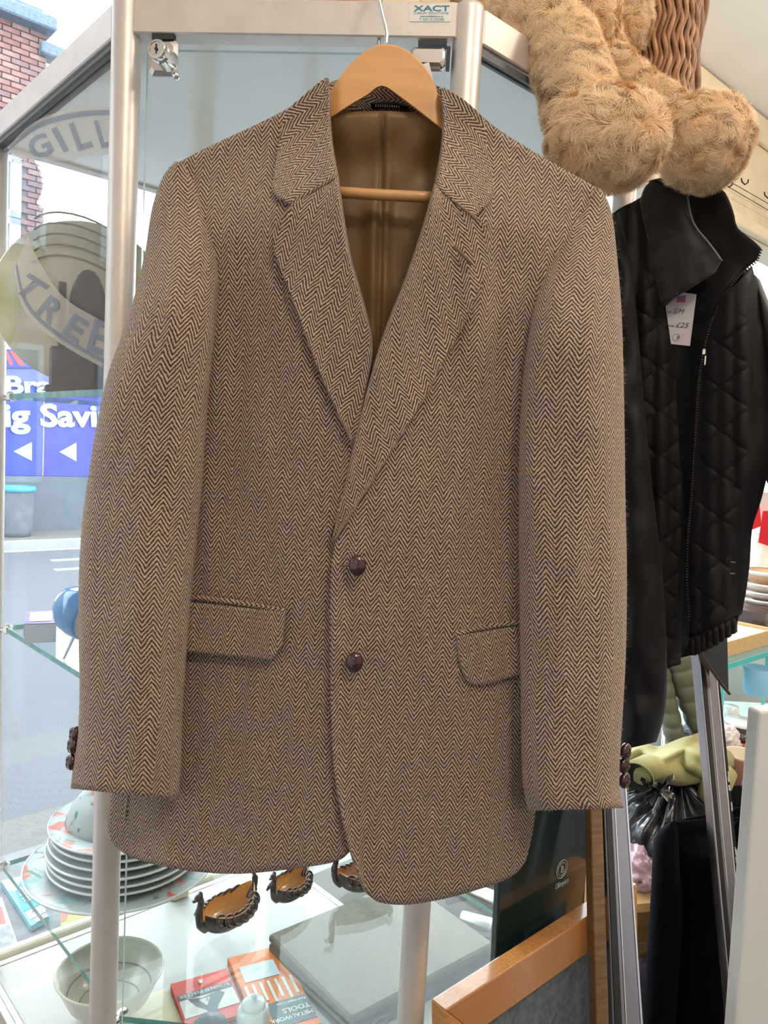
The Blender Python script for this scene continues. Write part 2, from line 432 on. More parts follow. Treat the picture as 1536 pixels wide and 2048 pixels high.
# ground floor shopfront
m_ = MB(); zb_f = FX(60, 1066).z; zpan = FX(60, 952).z; zt_f = FX(60, 640).z
m_.box(FU(uR, (0 + zpan) / 2, -0.1), (4.4, 0.22, zpan), (eB, A2, UP)); m_.build('stall_riser', mat('grey_blue_riser', (0.086, 0.116, 0.147), 0.7, var=0.1, vscale=4), bld)
pan = MB(); us = (FX(88, 850) - FP).dot(eB)
for ua, ub in ((us - 1.0, us - 0.008), (us + 0.008, us + 1.0), (us - 2.0, us - 1.016), (us + 1.016, us + 2.0)):
    q = MB(); q.box(FU((ua + ub) / 2, (zpan + zt_f) / 2, -0.02), (ub - ua, 0.06, zt_f - zpan), (eB, A2, UP), bev=0.008); q.build('blue_panel', M_blue, bld)
q = MB(); fquad(q, [(-90, 737), (112, 737), (112, 775), (-90, 772)], 0.02, 0.02); q.build('violet_strip', mat('violet_strip_vinyl', (0.094, 0.109, 0.265), 0.5, var=0.1), bld)
sg = MB(); fquad(sg, [(-90, 634), (112, 640), (112, 736), (-90, 735)], 0.05, 0.04); sgo = sg.build('sign_board', M_blue, bld)
for poly in ([(8, 705), (15, 702), (27, 730), (20, 731)], [(18, 702), (28, 702), (52, 732), (38, 731)], [(31, 701), (43, 700), (88, 735), (70, 734)], [(47, 699), (58, 696), (96, 727), (88, 729)], [(54, 691), (62, 688), (100, 718), (94, 719)],
             [(-20, 700), (2, 704), (8, 731), (-12, 730)], [(9, 638), (16, 637), (13, 648), (8, 648)], [(20, 652), (38, 640), (43, 646), (24, 656)]):
    q = MB(); fquad(q, poly, 0.058, 0.008); q.build('sun_ray', M_red, sgo)
fit_text('n', 8, 696, 48, 50, M_letter, sgo, 0.062, 0.04, 0.25)
fit_text('Brands', 8, 786, 190, 34, M_letter, bld, 0.045, 0.035)
fit_text('Big Savings', -42, 852, 285, 46, M_letter, bld, 0.03, 0.035)
for x0, x1, yc, hh in ((27, 64, 903, 19), (119, 153, 904, 19), (209, 243, 905, 19)):
    q = MB(); fquad(q, [(x0, yc), (x1, yc - hh), (x1, yc + hh)], 0.02, 0.012); q.build('arrow', M_letter, bld)
# the rest of the far side of the street, left of the brick shop
for k, (ua, ub, hh, cc) in enumerate(((uR - 9.0, uR - 3.25, 7.4, (0.24, 0.18, 0.155)), (uR - 17.0, uR - 9.05, 8.2, (0.28, 0.26, 0.23)), (uR - 27.0, uR - 17.05, 7.0, (0.21, 0.15, 0.125)))):
    tname = ['red brown brick building left of the blue shop', 'pale rendered building two doors left of the blue shop', 'dark brick building three doors left of the blue shop'][k]
    nb = thing('terrace_building', tname, 'building', FU((ua + ub) / 2, 0))
    q = MB(); q.box(FU((ua + ub) / 2, hh / 2, -2.0), (ub - ua, 4.0, hh), (eB, A2, UP)); q.build('front_wall', mat('terrace_wall_%d' % k, cc, 0.9, var=0.15, vscale=6, bumpk=0.3), nb)
    q = MB(); q.box(FU((ua + ub) / 2, hh + 0.1, -1.9), (ub - ua, 4.3, 0.2), (eB, A2, UP)); q.build('coping', M_coping, nb)
    nw_ = int((ub - ua) / 1.9)
    for r_, (z0, z1) in enumerate(((0.7, 2.6), (3.9, 5.6))):
        for i in range(nw_):
            uc = ua + (i + 0.5) * (ub - ua) / nw_
            q = MB(); q.box(FU(uc, (z0 + z1) / 2, 0.02), (1.15, 0.08, z1 - z0), (eB, A2, UP)); f_ = q.build('window_frame', M_frame_out, nb)
            q = MB(); q.box(FU(uc, (z0 + z1) / 2, 0.05), (0.98, 0.05, z1 - z0 - 0.17), (eB, A2, UP)); q.build('pane', M_dkpane, f_)
# round bin in front of the shop
bp = atZ(32, 1072, 0.0); M_bin = mat('weathered_bin_plastic', (0.10, 0.13, 0.16), 0.7, var=0.25, vscale=7)
rb = (atY(66, 1000, bp.y) - atY(-2, 1000, bp.y)).length / 2; hb = atY(32, 972, bp.y).z
bn = thing('litter_bin', 'grey street bin with bright blue rim in front of blue shopfront', 'bin', bp)
m_ = MB(); m_.lathe([(0, 0), (rb * 0.8, 0), (rb * 0.86, hb * 0.1), (rb * 0.92, hb * 0.6), (rb * 0.95, hb * 0.93)], bp, 20); m_.build('bin_body', M_bin, bn, smooth=True)
m_ = MB(); m_.lathe([(rb * 0.9, hb * 0.9), (rb * 1.03, hb * 0.9), (rb * 1.05, hb * 0.96), (rb * 1.0, hb), (rb * 0.8, hb), (rb * 0.78, hb * 0.9)], bp, 24); m_.build('rim', mat('bright_blue_plastic', (0.03, 0.33, 0.75), 0.4), bn, smooth=True)

# ------------------------------------------------------------------ glass display case
zrb = (atY(285, 73, 0.87).z + atY(905, 87, 0.85).z) / 2; zrt = (atY(285, 10, 0.87).z + atY(905, 8, 0.85).z) / 2
SH = [1.457, 1.086, 0.688]
case = thing('display_case', 'corner glass display case with aluminium posts standing behind the tweed jacket', 'cabinet', Vector((PL_.x + 0.2, PL_.y + 0.3, DECK)))
def post(p, zb=0.30, zt=None, r=0.0158, name='post'):
    mb = MB(); zt = zt or zrt + 0.002
    mb.lathe([(0.0, zt), (r * 0.8, zt), (r * 0.97, zt - 0.002), (r, zt - 0.006), (r, zb)], p * 1.0, 28); return mb.build(name, M_alu, case, autos=radians(50))
for p in (PL_, PR_, PRL, PBC, PRR):
    post(Vector((p.x, p.y, 0)))
mid = AB(0.0, 0.345)
mbm = MB(); mbm.box(Vector((mid.x, mid.y, (DECK + zrb) / 2)), (0.038, 0.03, zrb - DECK), (B2, A2, UP), bev=0.004); mbm.build('back_post', M_cream, case)
def railbar(p, q, name='top_rail', z0=None, z1=None, th=0.024, inset=0.012):
    d = (q - p).normalized(); n = Vector((-d.y, d.x, 0)); z0 = z0 or zrb; z1 = z1 or zrt
    m = (p + q) / 2; ln = (q - p).length - 2 * inset
    mb = MB(); mb.box(Vector((m.x, m.y, (z0 + z1) / 2)), (ln, th, z1 - z0), (d, n, UP), bev=0.0015)
    return mb.build(name, M_alu, case)
rails = {}
for k, (p, q) in {'door': (PL_, PR_), 'left': (PL_, PRL), 'right': (PR_, PRR), 'bl': (PRL, PBC), 'br': (PBC, PRR)}.items():
    rails[k] = railbar(p, q); railbar(p, q, 'bottom_rail', DECK - 0.03, DECK - 0.002)
def gasket(p, q, z, side):
    d = (q - p).normalized(); n = Vector((-d.y, d.x, 0)); m = (p + q) / 2
    mb = MB()
    for k, dz in ((1, 0), (-1, -0.003)):
        mb.box(Vector((m.x, m.y, z + dz)) + n * (0.006 * k), ((q - p).length - 0.03, 0.004, 0.007), (d, n, UP))
    mb.build('gasket', M_gasket, case)
gasket(PL_, PRL, zrb - 0.003, 1); gasket(PR_, PRR, zrb - 0.003, 1)
penta = [PL_, PR_, PRR, PBC, PRL]
cen = sum(penta, Vector((0, 0, 0))) / 5
def pentaslab(z0, z1, inset, name, mats, parent=case):
    pts = [(p + (cen - p).normalized() * inset) for p in penta]
    mb = MB(); mb.prism([Vector((p.x, p.y, z0)) for p in pts], (0, 0, z1 - z0), 0, 1 if isinstance(mats, list) else None)
    return mb.build(name, mats, parent)
pentaslab(zrb + 0.004, zrt - 0.012, 0.014, 'top_board', M_board)
pentaslab(0.0, DECK, 0.01, 'base', M_white)
for z in SH:
    s_ = pentaslab(z - 0.008, z, 0.022, 'shelf', [glass('shelf_glass', (0.95, 0.99, 0.985), 0.45, 0.0015), M_edge])
def pane(p, q, name, z0=DECK, z1=None, i0=0.014, i1=0.014, th=0.005, parent=case):
    d = (q - p).normalized(); n = Vector((-d.y, d.x, 0)); z1 = z1 or zrb + 0.002
    a = p + d * i0; b = q - d * i1; m = (a + b) / 2
    mb = MB(); hx = d * ((b - a).length / 2); hn = n * (th / 2)
    lo = [m - hx - hn, m + hx - hn, m + hx + hn, m - hx + hn]
    p8 = [Vector((x.x, x.y, z0)) for x in lo] + [Vector((x.x, x.y, z1)) for x in lo]
    mb.add(p8, [(0, 1, 5, 4), (2, 3, 7, 6)], 0); b0 = 0
    for f in ((3, 2, 1, 0), (4, 5, 6, 7), (1, 2, 6, 5), (3, 0, 4, 7)): mb.f.append(f); mb.mi.append(1)
    return mb.build(name, [M_pane, M_edge2], parent)
wingL = pane(PL_, PRL, 'side_pane'); wingR = pane(PR_, PRR, 'side_pane'); pane(PRL, mid, 'back_pane', i1=0.02); pane(mid, PBC, 'back_pane', i0=0.02); pane(PBC, PRR, 'back_pane')
door = pane(PL_, PR_, 'door', DECK + 0.01, zrb - 0.012, 0.024, 0.022)
# shelf clips on the posts
for z in SH:
    for p in penta:
        d = (cen - p).normalized(); mb = MB(); c = p + d * 0.017
        mb.tube([Vector((c.x, c.y, z - 0.006)) - d * 0.004, Vector((c.x, c.y, z - 0.006)) + d * 0.016], 0.0045, 10)
        mb.box(Vector((c.x, c.y, z - 0.004)) + d * 0.012, (0.014, 0.012, 0.016), (d, Vector((-d.y, d.x, 0)), UP), bev=0.003)
        mb.build('shelf_clip', M_chrome, case)
dD = (PR_ - PL_).normalized(); nD = Vector((dD.y, -dD.x, 0))     # along the door, out of the door
if nD.y > 0: nD = -nD
DP = PL_ + nD * 0.004
def DX(px, py, out=0.0): return onplane(px, py, DP + nD * out, nD)
# lock
lk = MB(); c = (DX(299, 84, 0.004) + DX(356, 150, 0.004)) / 2
w_ = (DX(356, 120) - DX(299, 120)).length; h_ = (DX(330, 80) - DX(330, 152)).length
lk.box(c, (w_, h_, 0.010), (dD, UP, nD), bev=0.004)
lock = lk.build('lock_plate', mat('polished_steel', (0.62, 0.58, 0.56), 0.3, metal=1.0), door, autos=radians(30))
bc = DX(338, 124, 0.006); bf = DX(312, 97, 0.034)
ax = (bf - bc).normalized()
q = MB(); q.lathe([(0.0115, 0.0), (0.0115, 0.003), (0.011, 0.005), (0.0105, 0.009), (0.0105, 0.012), (0.0105, 0.018), (0.0085, 0.02), (0.0085, (bf - bc).length - 0.007), (0.0098, (bf - bc).length - 0.006), (0.0100, (bf - bc).length - 0.001), (0.0094, (bf - bc).length), (0.0075, (bf - bc).length + 0.0002), (0.007, (bf - bc).length - 0.0006), (0.0, (bf - bc).length - 0.0006)], bc, 28, axis=ax)
q.build('lock_barrel', M_chrome, door, autos=radians(35))
kx = dD; ky = ax.cross(kx).normalized()
q = MB(); f0 = bf + ax * 0.0001
q.lathe([(0.0018, 0), (0.0018, 0.0004), (0, 0.0004)], f0 - ky * 0.0003, 12, axis=ax); q.box(f0 + UP * 0.0028, (0.0014, 0.004, 0.0006), (kx, UP, ax)); q.box(f0 - UP * 0.003, (0.0012, 0.003, 0.0006), (kx, UP, ax))
q.build('keyhole', M_black, door)
q = MB(); q.blob(DX(352, 152, 0.008), (0.0042, 0.0042, 0.0042)); q.build('lock_screw', M_chrome, door, smooth=True)
q = MB(); q.box(DX(328, 76, 0.004), (0.024, 0.006, 0.008), (dD, UP, nD)); q.build('lock_seal', M_black, door)
# hinge
c = (DX(820, 98, 0.005) + DX(891, 134, 0.005)) / 2; w_ = (DX(891, 115) - DX(820, 115)).length; h_ = (DX(850, 96) - DX(850, 134)).length
q = MB(); q.box(c, (w_, h_, 0.010), (dD, UP, nD), bev=0.003); q.box(c - UP * (h_ / 2 + 0.001) - nD * 0.002, (w_ - 0.004, 0.006, 0.008), (dD, UP, nD), bev=0.002)
q.build('hinge', MATS['polished_steel'], door, autos=radians(30))
q = MB(); q.box(DX(896, 118, 0.002), (0.004, 0.02, 0.012), (dD, UP, nD)); q.box(DX(865, 90, 0.0), (0.03, 0.004, 0.01), (dD, UP, nD)); q.build('hinge_seal', M_black, door)
# maker's sticker on the rail
RP = PL_ + nD * 0.0122
def RX(px, py, out=0.0): return onplane(px, py, RP + nD * out, nD)
q = MB(); q.prism([RX(820, 10, 0.0004), RX(903, 8, 0.0004), RX(901, 43, 0.0004), RX(820, 43, 0.0004)], -nD * 0.0004)
st = q.build('sticker', mat('silver_label', (0.74, 0.74, 0.72), 0.45, metal=0.1), rails['door'])
M_teal = mat('teal_print', (0.02, 0.20, 0.28), 0.5)
def rail_text(b, px, py, px1, cap, bold=0.02, m=M_teal): return fit_text(b, px, py, px1, cap, m, st, 0.0006, bold, face=RX, ext=0.0001)
rail_text('XACT', 828, 22, 899, 11, 0.02); rail_text('DISPLAY SOLUTIONS', 828, 28, 897, 4, 0.0, mat('teal_print_pale', (0.16, 0.34, 0.40), 0.5))
rail_text('www.xactdisplays.co.uk', 840, 34, 886, 3.5, 0.0); rail_text('T: 024 76 220300', 838, 41, 888, 5, 0.0, MATS['teal_print_pale'])
# scratch line of the post and printed marks on the panes
nW = Vector((B2.x, B2.y, 0))
def WLX(px, py, out=0.0): return onplane(px, py, PL_ - B2 * (0.0035 + out), B2)   # outer face of the left side pane
def WRX(px, py, out=0.0): return onplane(px, py, PR_ - A2 * (0.0035 + out), A2)
M_etch = mat('pale_etched_print', (0.55, 0.58, 0.6), 0.6)
fit_text('TEMPERED GLASS', 963, 122, 996, 6, mat('grey_print', (0.25, 0.27, 0.28), 0.6), wingR, 0.0005, 0.0, face=WRX, ext=0.0001)
tb = fit_text('XACT', 71, 326, 20, 7, M_etch, wingL, 0.0005, 0.0, face=WLX, ext=0.0001)
# ------------------------------------------------------------------ tweed
def tweed(name, light=(0.535, 0.412, 0.330), dark=(0.039, 0.022, 0.017), P=0.0158, lam=0.0047, k=1.52, flip=False):
    if name in MATS: return MATS[name]
    m = bpy.data.materials.new(name); MATS[name] = m
    N, L = nodes(m); b = N['Principled BSDF']; b.inputs['Roughness'].default_value = 0.95
    b.inputs['Specular IOR Level'].default_value = 0.12
    b.inputs['Sheen Weight'].default_value = 0.3; b.inputs['Sheen Roughness'].default_value = 0.6; b.inputs['Sheen Tint'].default_value = (0.9, 0.8, 0.68, 1)
    uv = N.new('ShaderNodeUVMap'); uv.uv_map = 'UVMap'
    sp = N.new('ShaderNodeSeparateXYZ')
    nd = N.new('ShaderNodeTexNoise'); nd.inputs['Scale'].default_value = 75; nd.inputs['Detail'].default_value = 3
    L.new(uv.outputs['UV'], nd.inputs['Vector'])
    ad = N.new('ShaderNodeVectorMath'); ad.operation = 'MULTIPLY_ADD'; ad.inputs[1].default_value = (0.0026, 0.0030, 0); 
    L.new(nd.outputs['Color'], ad.inputs[0]); L.new(uv.outputs['UV'], ad.inputs[2]); L.new(ad.outputs[0], sp.inputs[0])
    def math(op, a, b_=None, c=None):
        n = N.new('ShaderNodeMath'); n.operation = op
        for i, x in enumerate((a, b_, c)):
            if x is None: continue
            if isinstance(x, (int, float)): n.inputs[i].default_value = x
            else: L.new(x, n.inputs[i])
        return n.outputs[0]
    tri = math('PINGPONG', sp.outputs[0], P / 2)
    ph = math('MULTIPLY_ADD', tri, k, sp.outputs[1])
    s = math('SINE', math('MULTIPLY', ph, 2 * pi / lam))
    # yarn twist: fine beads along each twill line
    s2 = math('SINE', math('MULTIPLY', math('SUBTRACT', sp.outputs[1], math('MULTIPLY', tri, k * 0.6)), 2 * pi / (lam * 0.36)))
    nf = N.new('ShaderNodeTexNoise'); nf.inputs['Scale'].default_value = 620; nf.inputs['Detail'].default_value = 2; L.new(uv.outputs['UV'], nf.inputs['Vector'])
    h = math('ADD', math('ADD', s, math('MULTIPLY', s2, 0.28)), math('MULTIPLY_ADD', nf.outputs['Fac'], 3.0, -1.5))
    r = N.new('ShaderNodeMapRange'); r.interpolation_type = 'SMOOTHSTEP'; r.inputs[1].default_value = -0.75; r.inputs[2].default_value = 0.75; L.new(h, r.inputs[0])
    # yarn shade drift, coloured flecks
    n1 = N.new('ShaderNodeTexNoise'); n1.inputs['Scale'].default_value = 170; n1.inputs['Detail'].default_value = 3; L.new(uv.outputs['UV'], n1.inputs['Vector'])
    lt = N.new('ShaderNodeValToRGB'); L.new(n1.outputs['Fac'], lt.inputs['Fac'])
    e = lt.color_ramp.elements; e[0].position = 0.28; e[0].color = (light[0] * .78, light[1] * .78, light[2] * .76, 1); e[1].position = 0.72; e[1].color = (min(1, light[0] * 1.22), light[1] * 1.2, light[2] * 1.17, 1)
    mx = N.new('ShaderNodeMix'); mx.data_type = 'RGBA'; mx.inputs[6].default_value = (*dark, 1); L.new(r.outputs[0], mx.inputs[0]); L.new(lt.outputs[0], mx.inputs[7])
    cur = mx.outputs[2]
    for sc, lo, col, off in ((300, 0.735, (0.42, 0.17, 0.05), 0), (260, 0.745, (0.16, 0.19, 0.21), 5.3), (210, 0.74, (0.40, 0.32, 0.10), 9.1)):
        mp = N.new('ShaderNodeMapping'); mp.inputs['Location'].default_value = (off, off, 0); mp.inputs['Scale'].default_value = (1, 0.55, 1); L.new(uv.outputs['UV'], mp.inputs[0])
        n = N.new('ShaderNodeTexNoise'); n.inputs['Scale'].default_value = sc; n.inputs['Detail'].default_value = 1; L.new(mp.outputs[0], n.inputs['Vector'])
        q = N.new('ShaderNodeMapRange'); q.inputs[1].default_value = lo - 0.05; q.inputs[2].default_value = lo + 0.04; q.inputs[4].default_value = 0.75; L.new(n.outputs['Fac'], q.inputs[0])
        x = N.new('ShaderNodeMix'); x.data_type = 'RGBA'; L.new(q.outputs[0], x.inputs[0]); L.new(cur, x.inputs[6]); x.inputs[7].default_value = (*col, 1); cur = x.outputs[2]
    nl = N.new('ShaderNodeTexNoise'); nl.inputs['Scale'].default_value = 42; nl.inputs['Detail'].default_value = 4; L.new(uv.outputs['UV'], nl.inputs['Vector'])
    rl = N.new('ShaderNodeValToRGB'); L.new(nl.outputs['Fac'], rl.inputs['Fac']); rl.color_ramp.elements[0].position = 0.35; rl.color_ramp.elements[0].color = (0.92, 0.91, 0.97, 1); rl.color_ramp.elements[1].position = 0.65; rl.color_ramp.elements[1].color = (1.0, 0.975, 0.92, 1)
    ml = N.new('ShaderNodeMix'); ml.data_type = 'RGBA'; ml.blend_type = 'MULTIPLY'; ml.inputs[0].default_value = 1.0; L.new(cur, ml.inputs[6]); L.new(rl.outputs[0], ml.inputs[7]); cur = ml.outputs[2]
    L.new(cur, b.inputs['Base Color'])
    bp = N.new('ShaderNodeBump'); bp.inputs['Strength'].default_value = 0.5; bp.inputs['Distance'].default_value = 0.0007; L.new(h, bp.inputs['Height']); L.new(bp.outputs['Normal'], b.inputs['Normal'])
    return m
M_tw = tweed('herringbone_tweed')
M_rim = mat('tweed_turned_edge', (0.21, 0.165, 0.125), 0.95, var=0.5, vscale=700, sheen=0.2)
M_lining = mat('brown_satin_lining', (0.185, 0.105, 0.040), 0.45, var=0.10, vscale=14, spec=0.4, sheen=0.2, bumpk=0.10, bscale=34)
M_leather = mat('oxblood_leather_button', (0.040, 0.007, 0.012), 0.16, var=0.3, vscale=200, bumpk=0.05, bscale=400, coat=0.8)
M_wood = mat('beech_hanger', (0.66, 0.34, 0.13), 0.42, var=0.10, vscale=9, stretch=(1, 1, 8), coat=0.25)
M_thread = mat('brown_thread', (0.16, 0.10, 0.05), 0.8)

YJ = 0.760
def J(px, py, d): return atY(px, py, YJ - d)
def jc(py): return 772 - 0.048 * (py - 90)
def JD(px, py):
    """how far the jacket front stands forward of the hanger plane"""
    c = jc(py); u = abs(px - c) / 430.0
    ys = 190 + 0.34 * abs(px - c)
    rp = sstep(-10, 190, py - ys)
    low = sstep(900, 1800, py)
    base = 0.050 * rp - 0.046 * rp * max(0, u) ** 2.2
    fold = 0.0065 * nz(px * 0.011, py * 0.0018, 1.3) + 0.0028 * nz(px * 0.028, py * 0.005, 4.1)
    fold -= 0.006 * bump(px + 0.06 * (py - 800), 470, 32) * sstep(450, 620, py) * (1 - sstep(1000, 1200, py)) + 0.006 * bump(px, 1010, 30) * sstep(420, 560, py) * (1 - sstep(1000, 1200, py))
    fold += low * 0.0035 * sin(px * 0.021 + 0.6)
    fold += 0.004 * bump(px + 0.05 * (py - 1100), 720, 60) * sstep(850, 1100, py)
    return base + fold * rp
jk = thing('tweed_jacket', 'brown herringbone tweed blazer hanging on the wooden hanger in front of the case', 'jacket', J(700, 1800, 0))
def cloth(name, top, bot, left, right, nu, nv, off=0.0, parent=None, thick=0.0028, mat_=None, depth=None, uvrot=None, uvo=(0, 0), edge=None, label=None, solid_off=-1.0, cu=None):
    """cloth patch inside four pixel outlines laid at JD(px,py)+off; edge(u,v) adds a roll or turn"""
    f = coons(top, bot, left, right); V = []
    for j in range(nv + 1):
        for i in range(nu + 1):
            u, v = i / nu, j / nv; x, y = f(u, v)
            d = (depth(x, y, u, v) if depth else JD(x, y)) + (off(u, v) if callable(off) else off) + (edge(u, v) if edge else 0)
            V.append(J(x, y, d))
    mb = MB(); m = nu + 1
    mb.add(V, [(j * m + i, j * m + m + i, j * m + m + i + 1, j * m + i + 1) for j in range(nv) for i in range(nu)])
    # cloth runs straight: UV from true place in the hanging plane, plus arc length over the bulge
    uvs = []; h_ = m // 2
    for j in range(nv + 1):
        row = V[j * m:(j + 1) * m]; ex = [0.0] * m; ex[h_] = row[h_].x
        for i in range(h_ + 1, m): ex[i] = ex[i - 1] + (row[i].xy - row[i - 1].xy).length * (1 if row[i].x >= row[i - 1].x else -1)
        for i in range(h_ - 1, -1, -1): ex[i] = ex[i + 1] - (row[i].xy - row[i + 1].xy).length * (1 if row[i].x <= row[i + 1].x else -1)
        uvs += [(e_ + uvo[0], p.z + uvo[1]) for p, e_ in zip(row, ex)]
    if isinstance(uvrot, float):
        a = uvrot; uvs = []
        for j in range(nv + 1):
            row = V[j * m:(j + 1) * m]; ex = [0.0] * m; h_ = m // 2
            for i in range(h_ + 1, m): ex[i] = ex[i - 1] + abs(row[i].y - row[i - 1].y)
            for i in range(h_ - 1, -1, -1): ex[i] = ex[i + 1] - abs(row[i].y - row[i + 1].y)
            for p, e_ in zip(row, ex):
                uvs.append(((p.x * cos(a) + p.z * sin(a)) + e_ + uvo[0], (-p.x * sin(a) + p.z * cos(a)) + uvo[1]))
    mb.uv = uvs
    o = mb.build(name, [mat_ or M_tw, mat_ or M_rim], parent or jk, smooth=True, solid=thick, off=solid_off)
    o.modifiers['thickness'].material_offset_rim = 1
    if label: o['label'] = label
    return o
# normals must face the camera so that thickness goes backwards: rows run left to right, top to bottom -> flip check done below
# back panel and lining
sh_l = [(338, 336), (420, 292), (520, 246), (600, 205), (640, 190)]
sh_r = [(902, 192), (940, 213), (1000, 262), (1100, 322), (1212, 386)]
back_top = crv(sh_l + [(770, 196)] + sh_r, 4)
backL = [(338, 336), (345, 420), (392, 560), (392, 800), (372, 1000), (330, 1200), (300, 1400), (258, 1560), (248, 1640)]
backR = [(1212, 386), (1200, 470), (1135, 600), (1112, 800), (1095, 1000), (1085, 1300), (1062, 1500), (1052, 1640)]
bD = lambda x, y, u, v: -0.004 - 0.058 * max(sstep(0, 0.10, v), 1 - sstep(95, 150, abs(x - 770))) * (1 - (2 * u - 1) ** 4)
cloth('back_panel', back_top, [(248, 1640), (450, 1662), (700, 1672), (900, 1666), (1052, 1640)], backL, backR, 40, 40, 0.0, depth=bD, solid_off=0)
def linD(x, y, u, v):
    d = -0.006 - 0.020 * sstep(0, 0.15, v)
    d += 0.006 * bump(x, 765 - 0.02 * (y - 250), 5) * -1 + 0.004 * bump(x, 775 - 0.02 * (y - 250), 12)
    d += 0.0012 * sin((x + y) * 0.03) * bump(y, 300, 60) + 0.0030 * nz(x * 0.02, y * 0.012, 2.2) + 0.002 * sin(x * .05 + y * .035) * sstep(230, 300, y) * (1 - sstep(330, 420, y))
    d += 0.007 * sstep(400, 430, y) * bump(x, 748 - 0.01 * (y - 400), 16)
    return d
cloth('lining', [(600, 226), (770, 222), (930, 232)], [(640, 1000), (740, 1000), (840, 1000)], [(600, 226), (620, 600), (640, 1000)], [(930, 232), (900, 600), (840, 1000)], 60, 60, 0.004, depth=linD, mat_=M_lining, thick=0.001, solid_off=0, label='glossy brown satin lining')
# stand of the collar inside the neck, with its woven loop
cloth('collar_stand', [(652, 168), (700, 150), (770, 142), (840, 152), (886, 178)], [(650, 226), (720, 226), (770, 226), (830, 228), (890, 236)], [(652, 168), (650, 226)], [(886, 178), (890, 236)], 16, 6, 0.0, depth=lambda x, y, u, v: -0.028 + 0.022 * (2 * u - 1) ** 2, uvrot=pi / 2, solid_off=0)
q = MB(); q.tube([J(743, 213, -0.018), J(765, 210, -0.0165), J(792, 211, -0.0165), J(816, 218, -0.018)], [0.0055, 0.006, 0.006, 0.0055], 8, flat=0.35); q.build('hanging_loop', mat('black_woven_tape', (0.012, 0.012, 0.016), 0.6), jk, smooth=True)
q = MB()
for i in range(11):
    x = 752 + i * 4.6; q.box(J(x, 212 + 0.05 * (x - 770), -0.0112), (0.0007, 0.0006, 0.002))
q.build('loop_stitches', mat('pale_thread', (0.4, 0.38, 0.34), 0.8), jk)

# front panels
frontR_left = crv([(338, 336), (372, 372), (404, 430), (408, 520), (392, 700), (368, 850), (330, 1000), (290, 1200), (258, 1400), (226, 1560), (213, 1645), (222, 1684)], 4)
frontR_right = crv([(640, 190), (645, 240), (672, 440), (704, 590), (728, 690), (735, 850), (732, 1000), (724, 1200), (718, 1400), (715, 1560), (708, 1650), (700, 1703)], 4)
frontR_bot = crv([(222, 1684), (250, 1708), (300, 1727), (380, 1742), (470, 1748), (560, 1741), (640, 1730), (680, 1720), (700, 1703)], 4)
fo1 = cloth('front_panel', crv(sh_l, 4), frontR_bot, frontR_left, frontR_right, 60, 90, -0.002, cu=60)
frontL_left = crv([(902, 192), (902, 250), (886, 372), (863, 450), (826, 560), (788, 660), (754, 770), (720, 920), (674, 1070), (662, 1150), (661, 1290), (662, 1420), (668, 1530), (684, 1630), (704, 1710), (728, 1775)], 4)
frontL_bot = crv([(728, 1775), (750, 1801), (785, 1809), (830, 1808), (900, 1795), (980, 1772), (1028, 1750), (1052, 1722)], 4)
frontL_right = crv([(1212, 386), (1190, 430), (1148, 500), (1118, 600), (1098, 760), (1084, 1000), (1076, 1300), (1073, 1560), (1068, 1650), (1052, 1722)], 4)
fo2 = cloth('front_panel', crv(sh_r, 4), frontL_bot, frontL_left, frontL_right, 60, 90, lambda u, v: 0.006 * (1 - u) * sstep(0.3, 0.5, v) + 0.0035 * bump(u, 0, 0.05) * sstep(0.55, 0.62, v) + 0.001, cu=0)
# collar leaves and lapels
gl = [(543, 379), (556, 396), (584, 409), (630, 380), (678, 352)]
turn = lambda u: -0.016 * max(0.0, 1 - u / 0.07) ** 2
cl_in = crv([(658, 157), (661, 200), (663, 250), (668, 300), (678, 352)], 5)
cl_out = crv([(640, 163), (624, 176), (600, 197), (570, 226), (560, 272), (550, 330), (543, 379)], 5)
collar_d = lambda x, y, u, v: JD(x, y) + 0.012 * (1 - sstep(150, 420, y))
cloth('collar_leaf', [(640, 163), (650, 156), (658, 157)], gl, cl_out, cl_in, 36, 30, 0.0055, depth=collar_d, edge=lambda u, v: turn(1 - u) + 0.010 * exp(-(1 - u) / 0.2) * (0.3 + 0.7 * v), uvrot=-1.12, thick=0.0016)
ll_in = crv([(678, 352), (690, 440), (705, 520), (725, 590), (748, 690), (734, 780), (712, 876)], 5)
ll_out = crv([(584, 409), (572, 425), (553, 448), (546, 470), (549, 500), (562, 540), (588, 605), (630, 720), (678, 828), (706, 884)], 5)
cloth('lapel', [(584, 409), (630, 380), (678, 352)], [(706, 884), (712, 876)], ll_out, ll_in, 40, 60, 0.0045, edge=lambda u, v: turn(1 - u) + 0.012 * exp(-(1 - u) / 0.25) * (1 - v) + 0.004 * exp(-u / 0.15), uvrot=-0.30, thick=0.0016)
cr_in = crv([(880, 178), (884, 235), (880, 300), (868, 366)], 5)
cr_out = crv([(897, 180), (910, 188), (935, 205), (966, 238), (975, 290), (984, 345), (989, 388)], 5)
gr = [(868, 366), (890, 388), (911, 407), (946, 436), (972, 412), (989, 388)]
cloth('collar_leaf', [(880, 178), (888, 175), (897, 180)], gr, cr_in, cr_out, 36, 30, 0.0065, depth=collar_d, edge=lambda u, v: turn(u) + 0.010 * exp(-u / 0.2) * (0.3 + 0.7 * v), uvrot=1.12, thick=0.0016)
lr_in = crv([(868, 366), (845, 450), (808, 560), (768, 660), (735, 770), (708, 880), (688, 975), (672, 1040), (663, 1078)], 5)
lr_out = crv([(911, 407), (940, 428), (966, 446), (978, 470), (979, 495), (972, 535), (955, 582), (926, 650), (882, 730), (846, 800), (800, 872), (755, 945), (715, 1005), (685, 1052), (666, 1082)], 5)
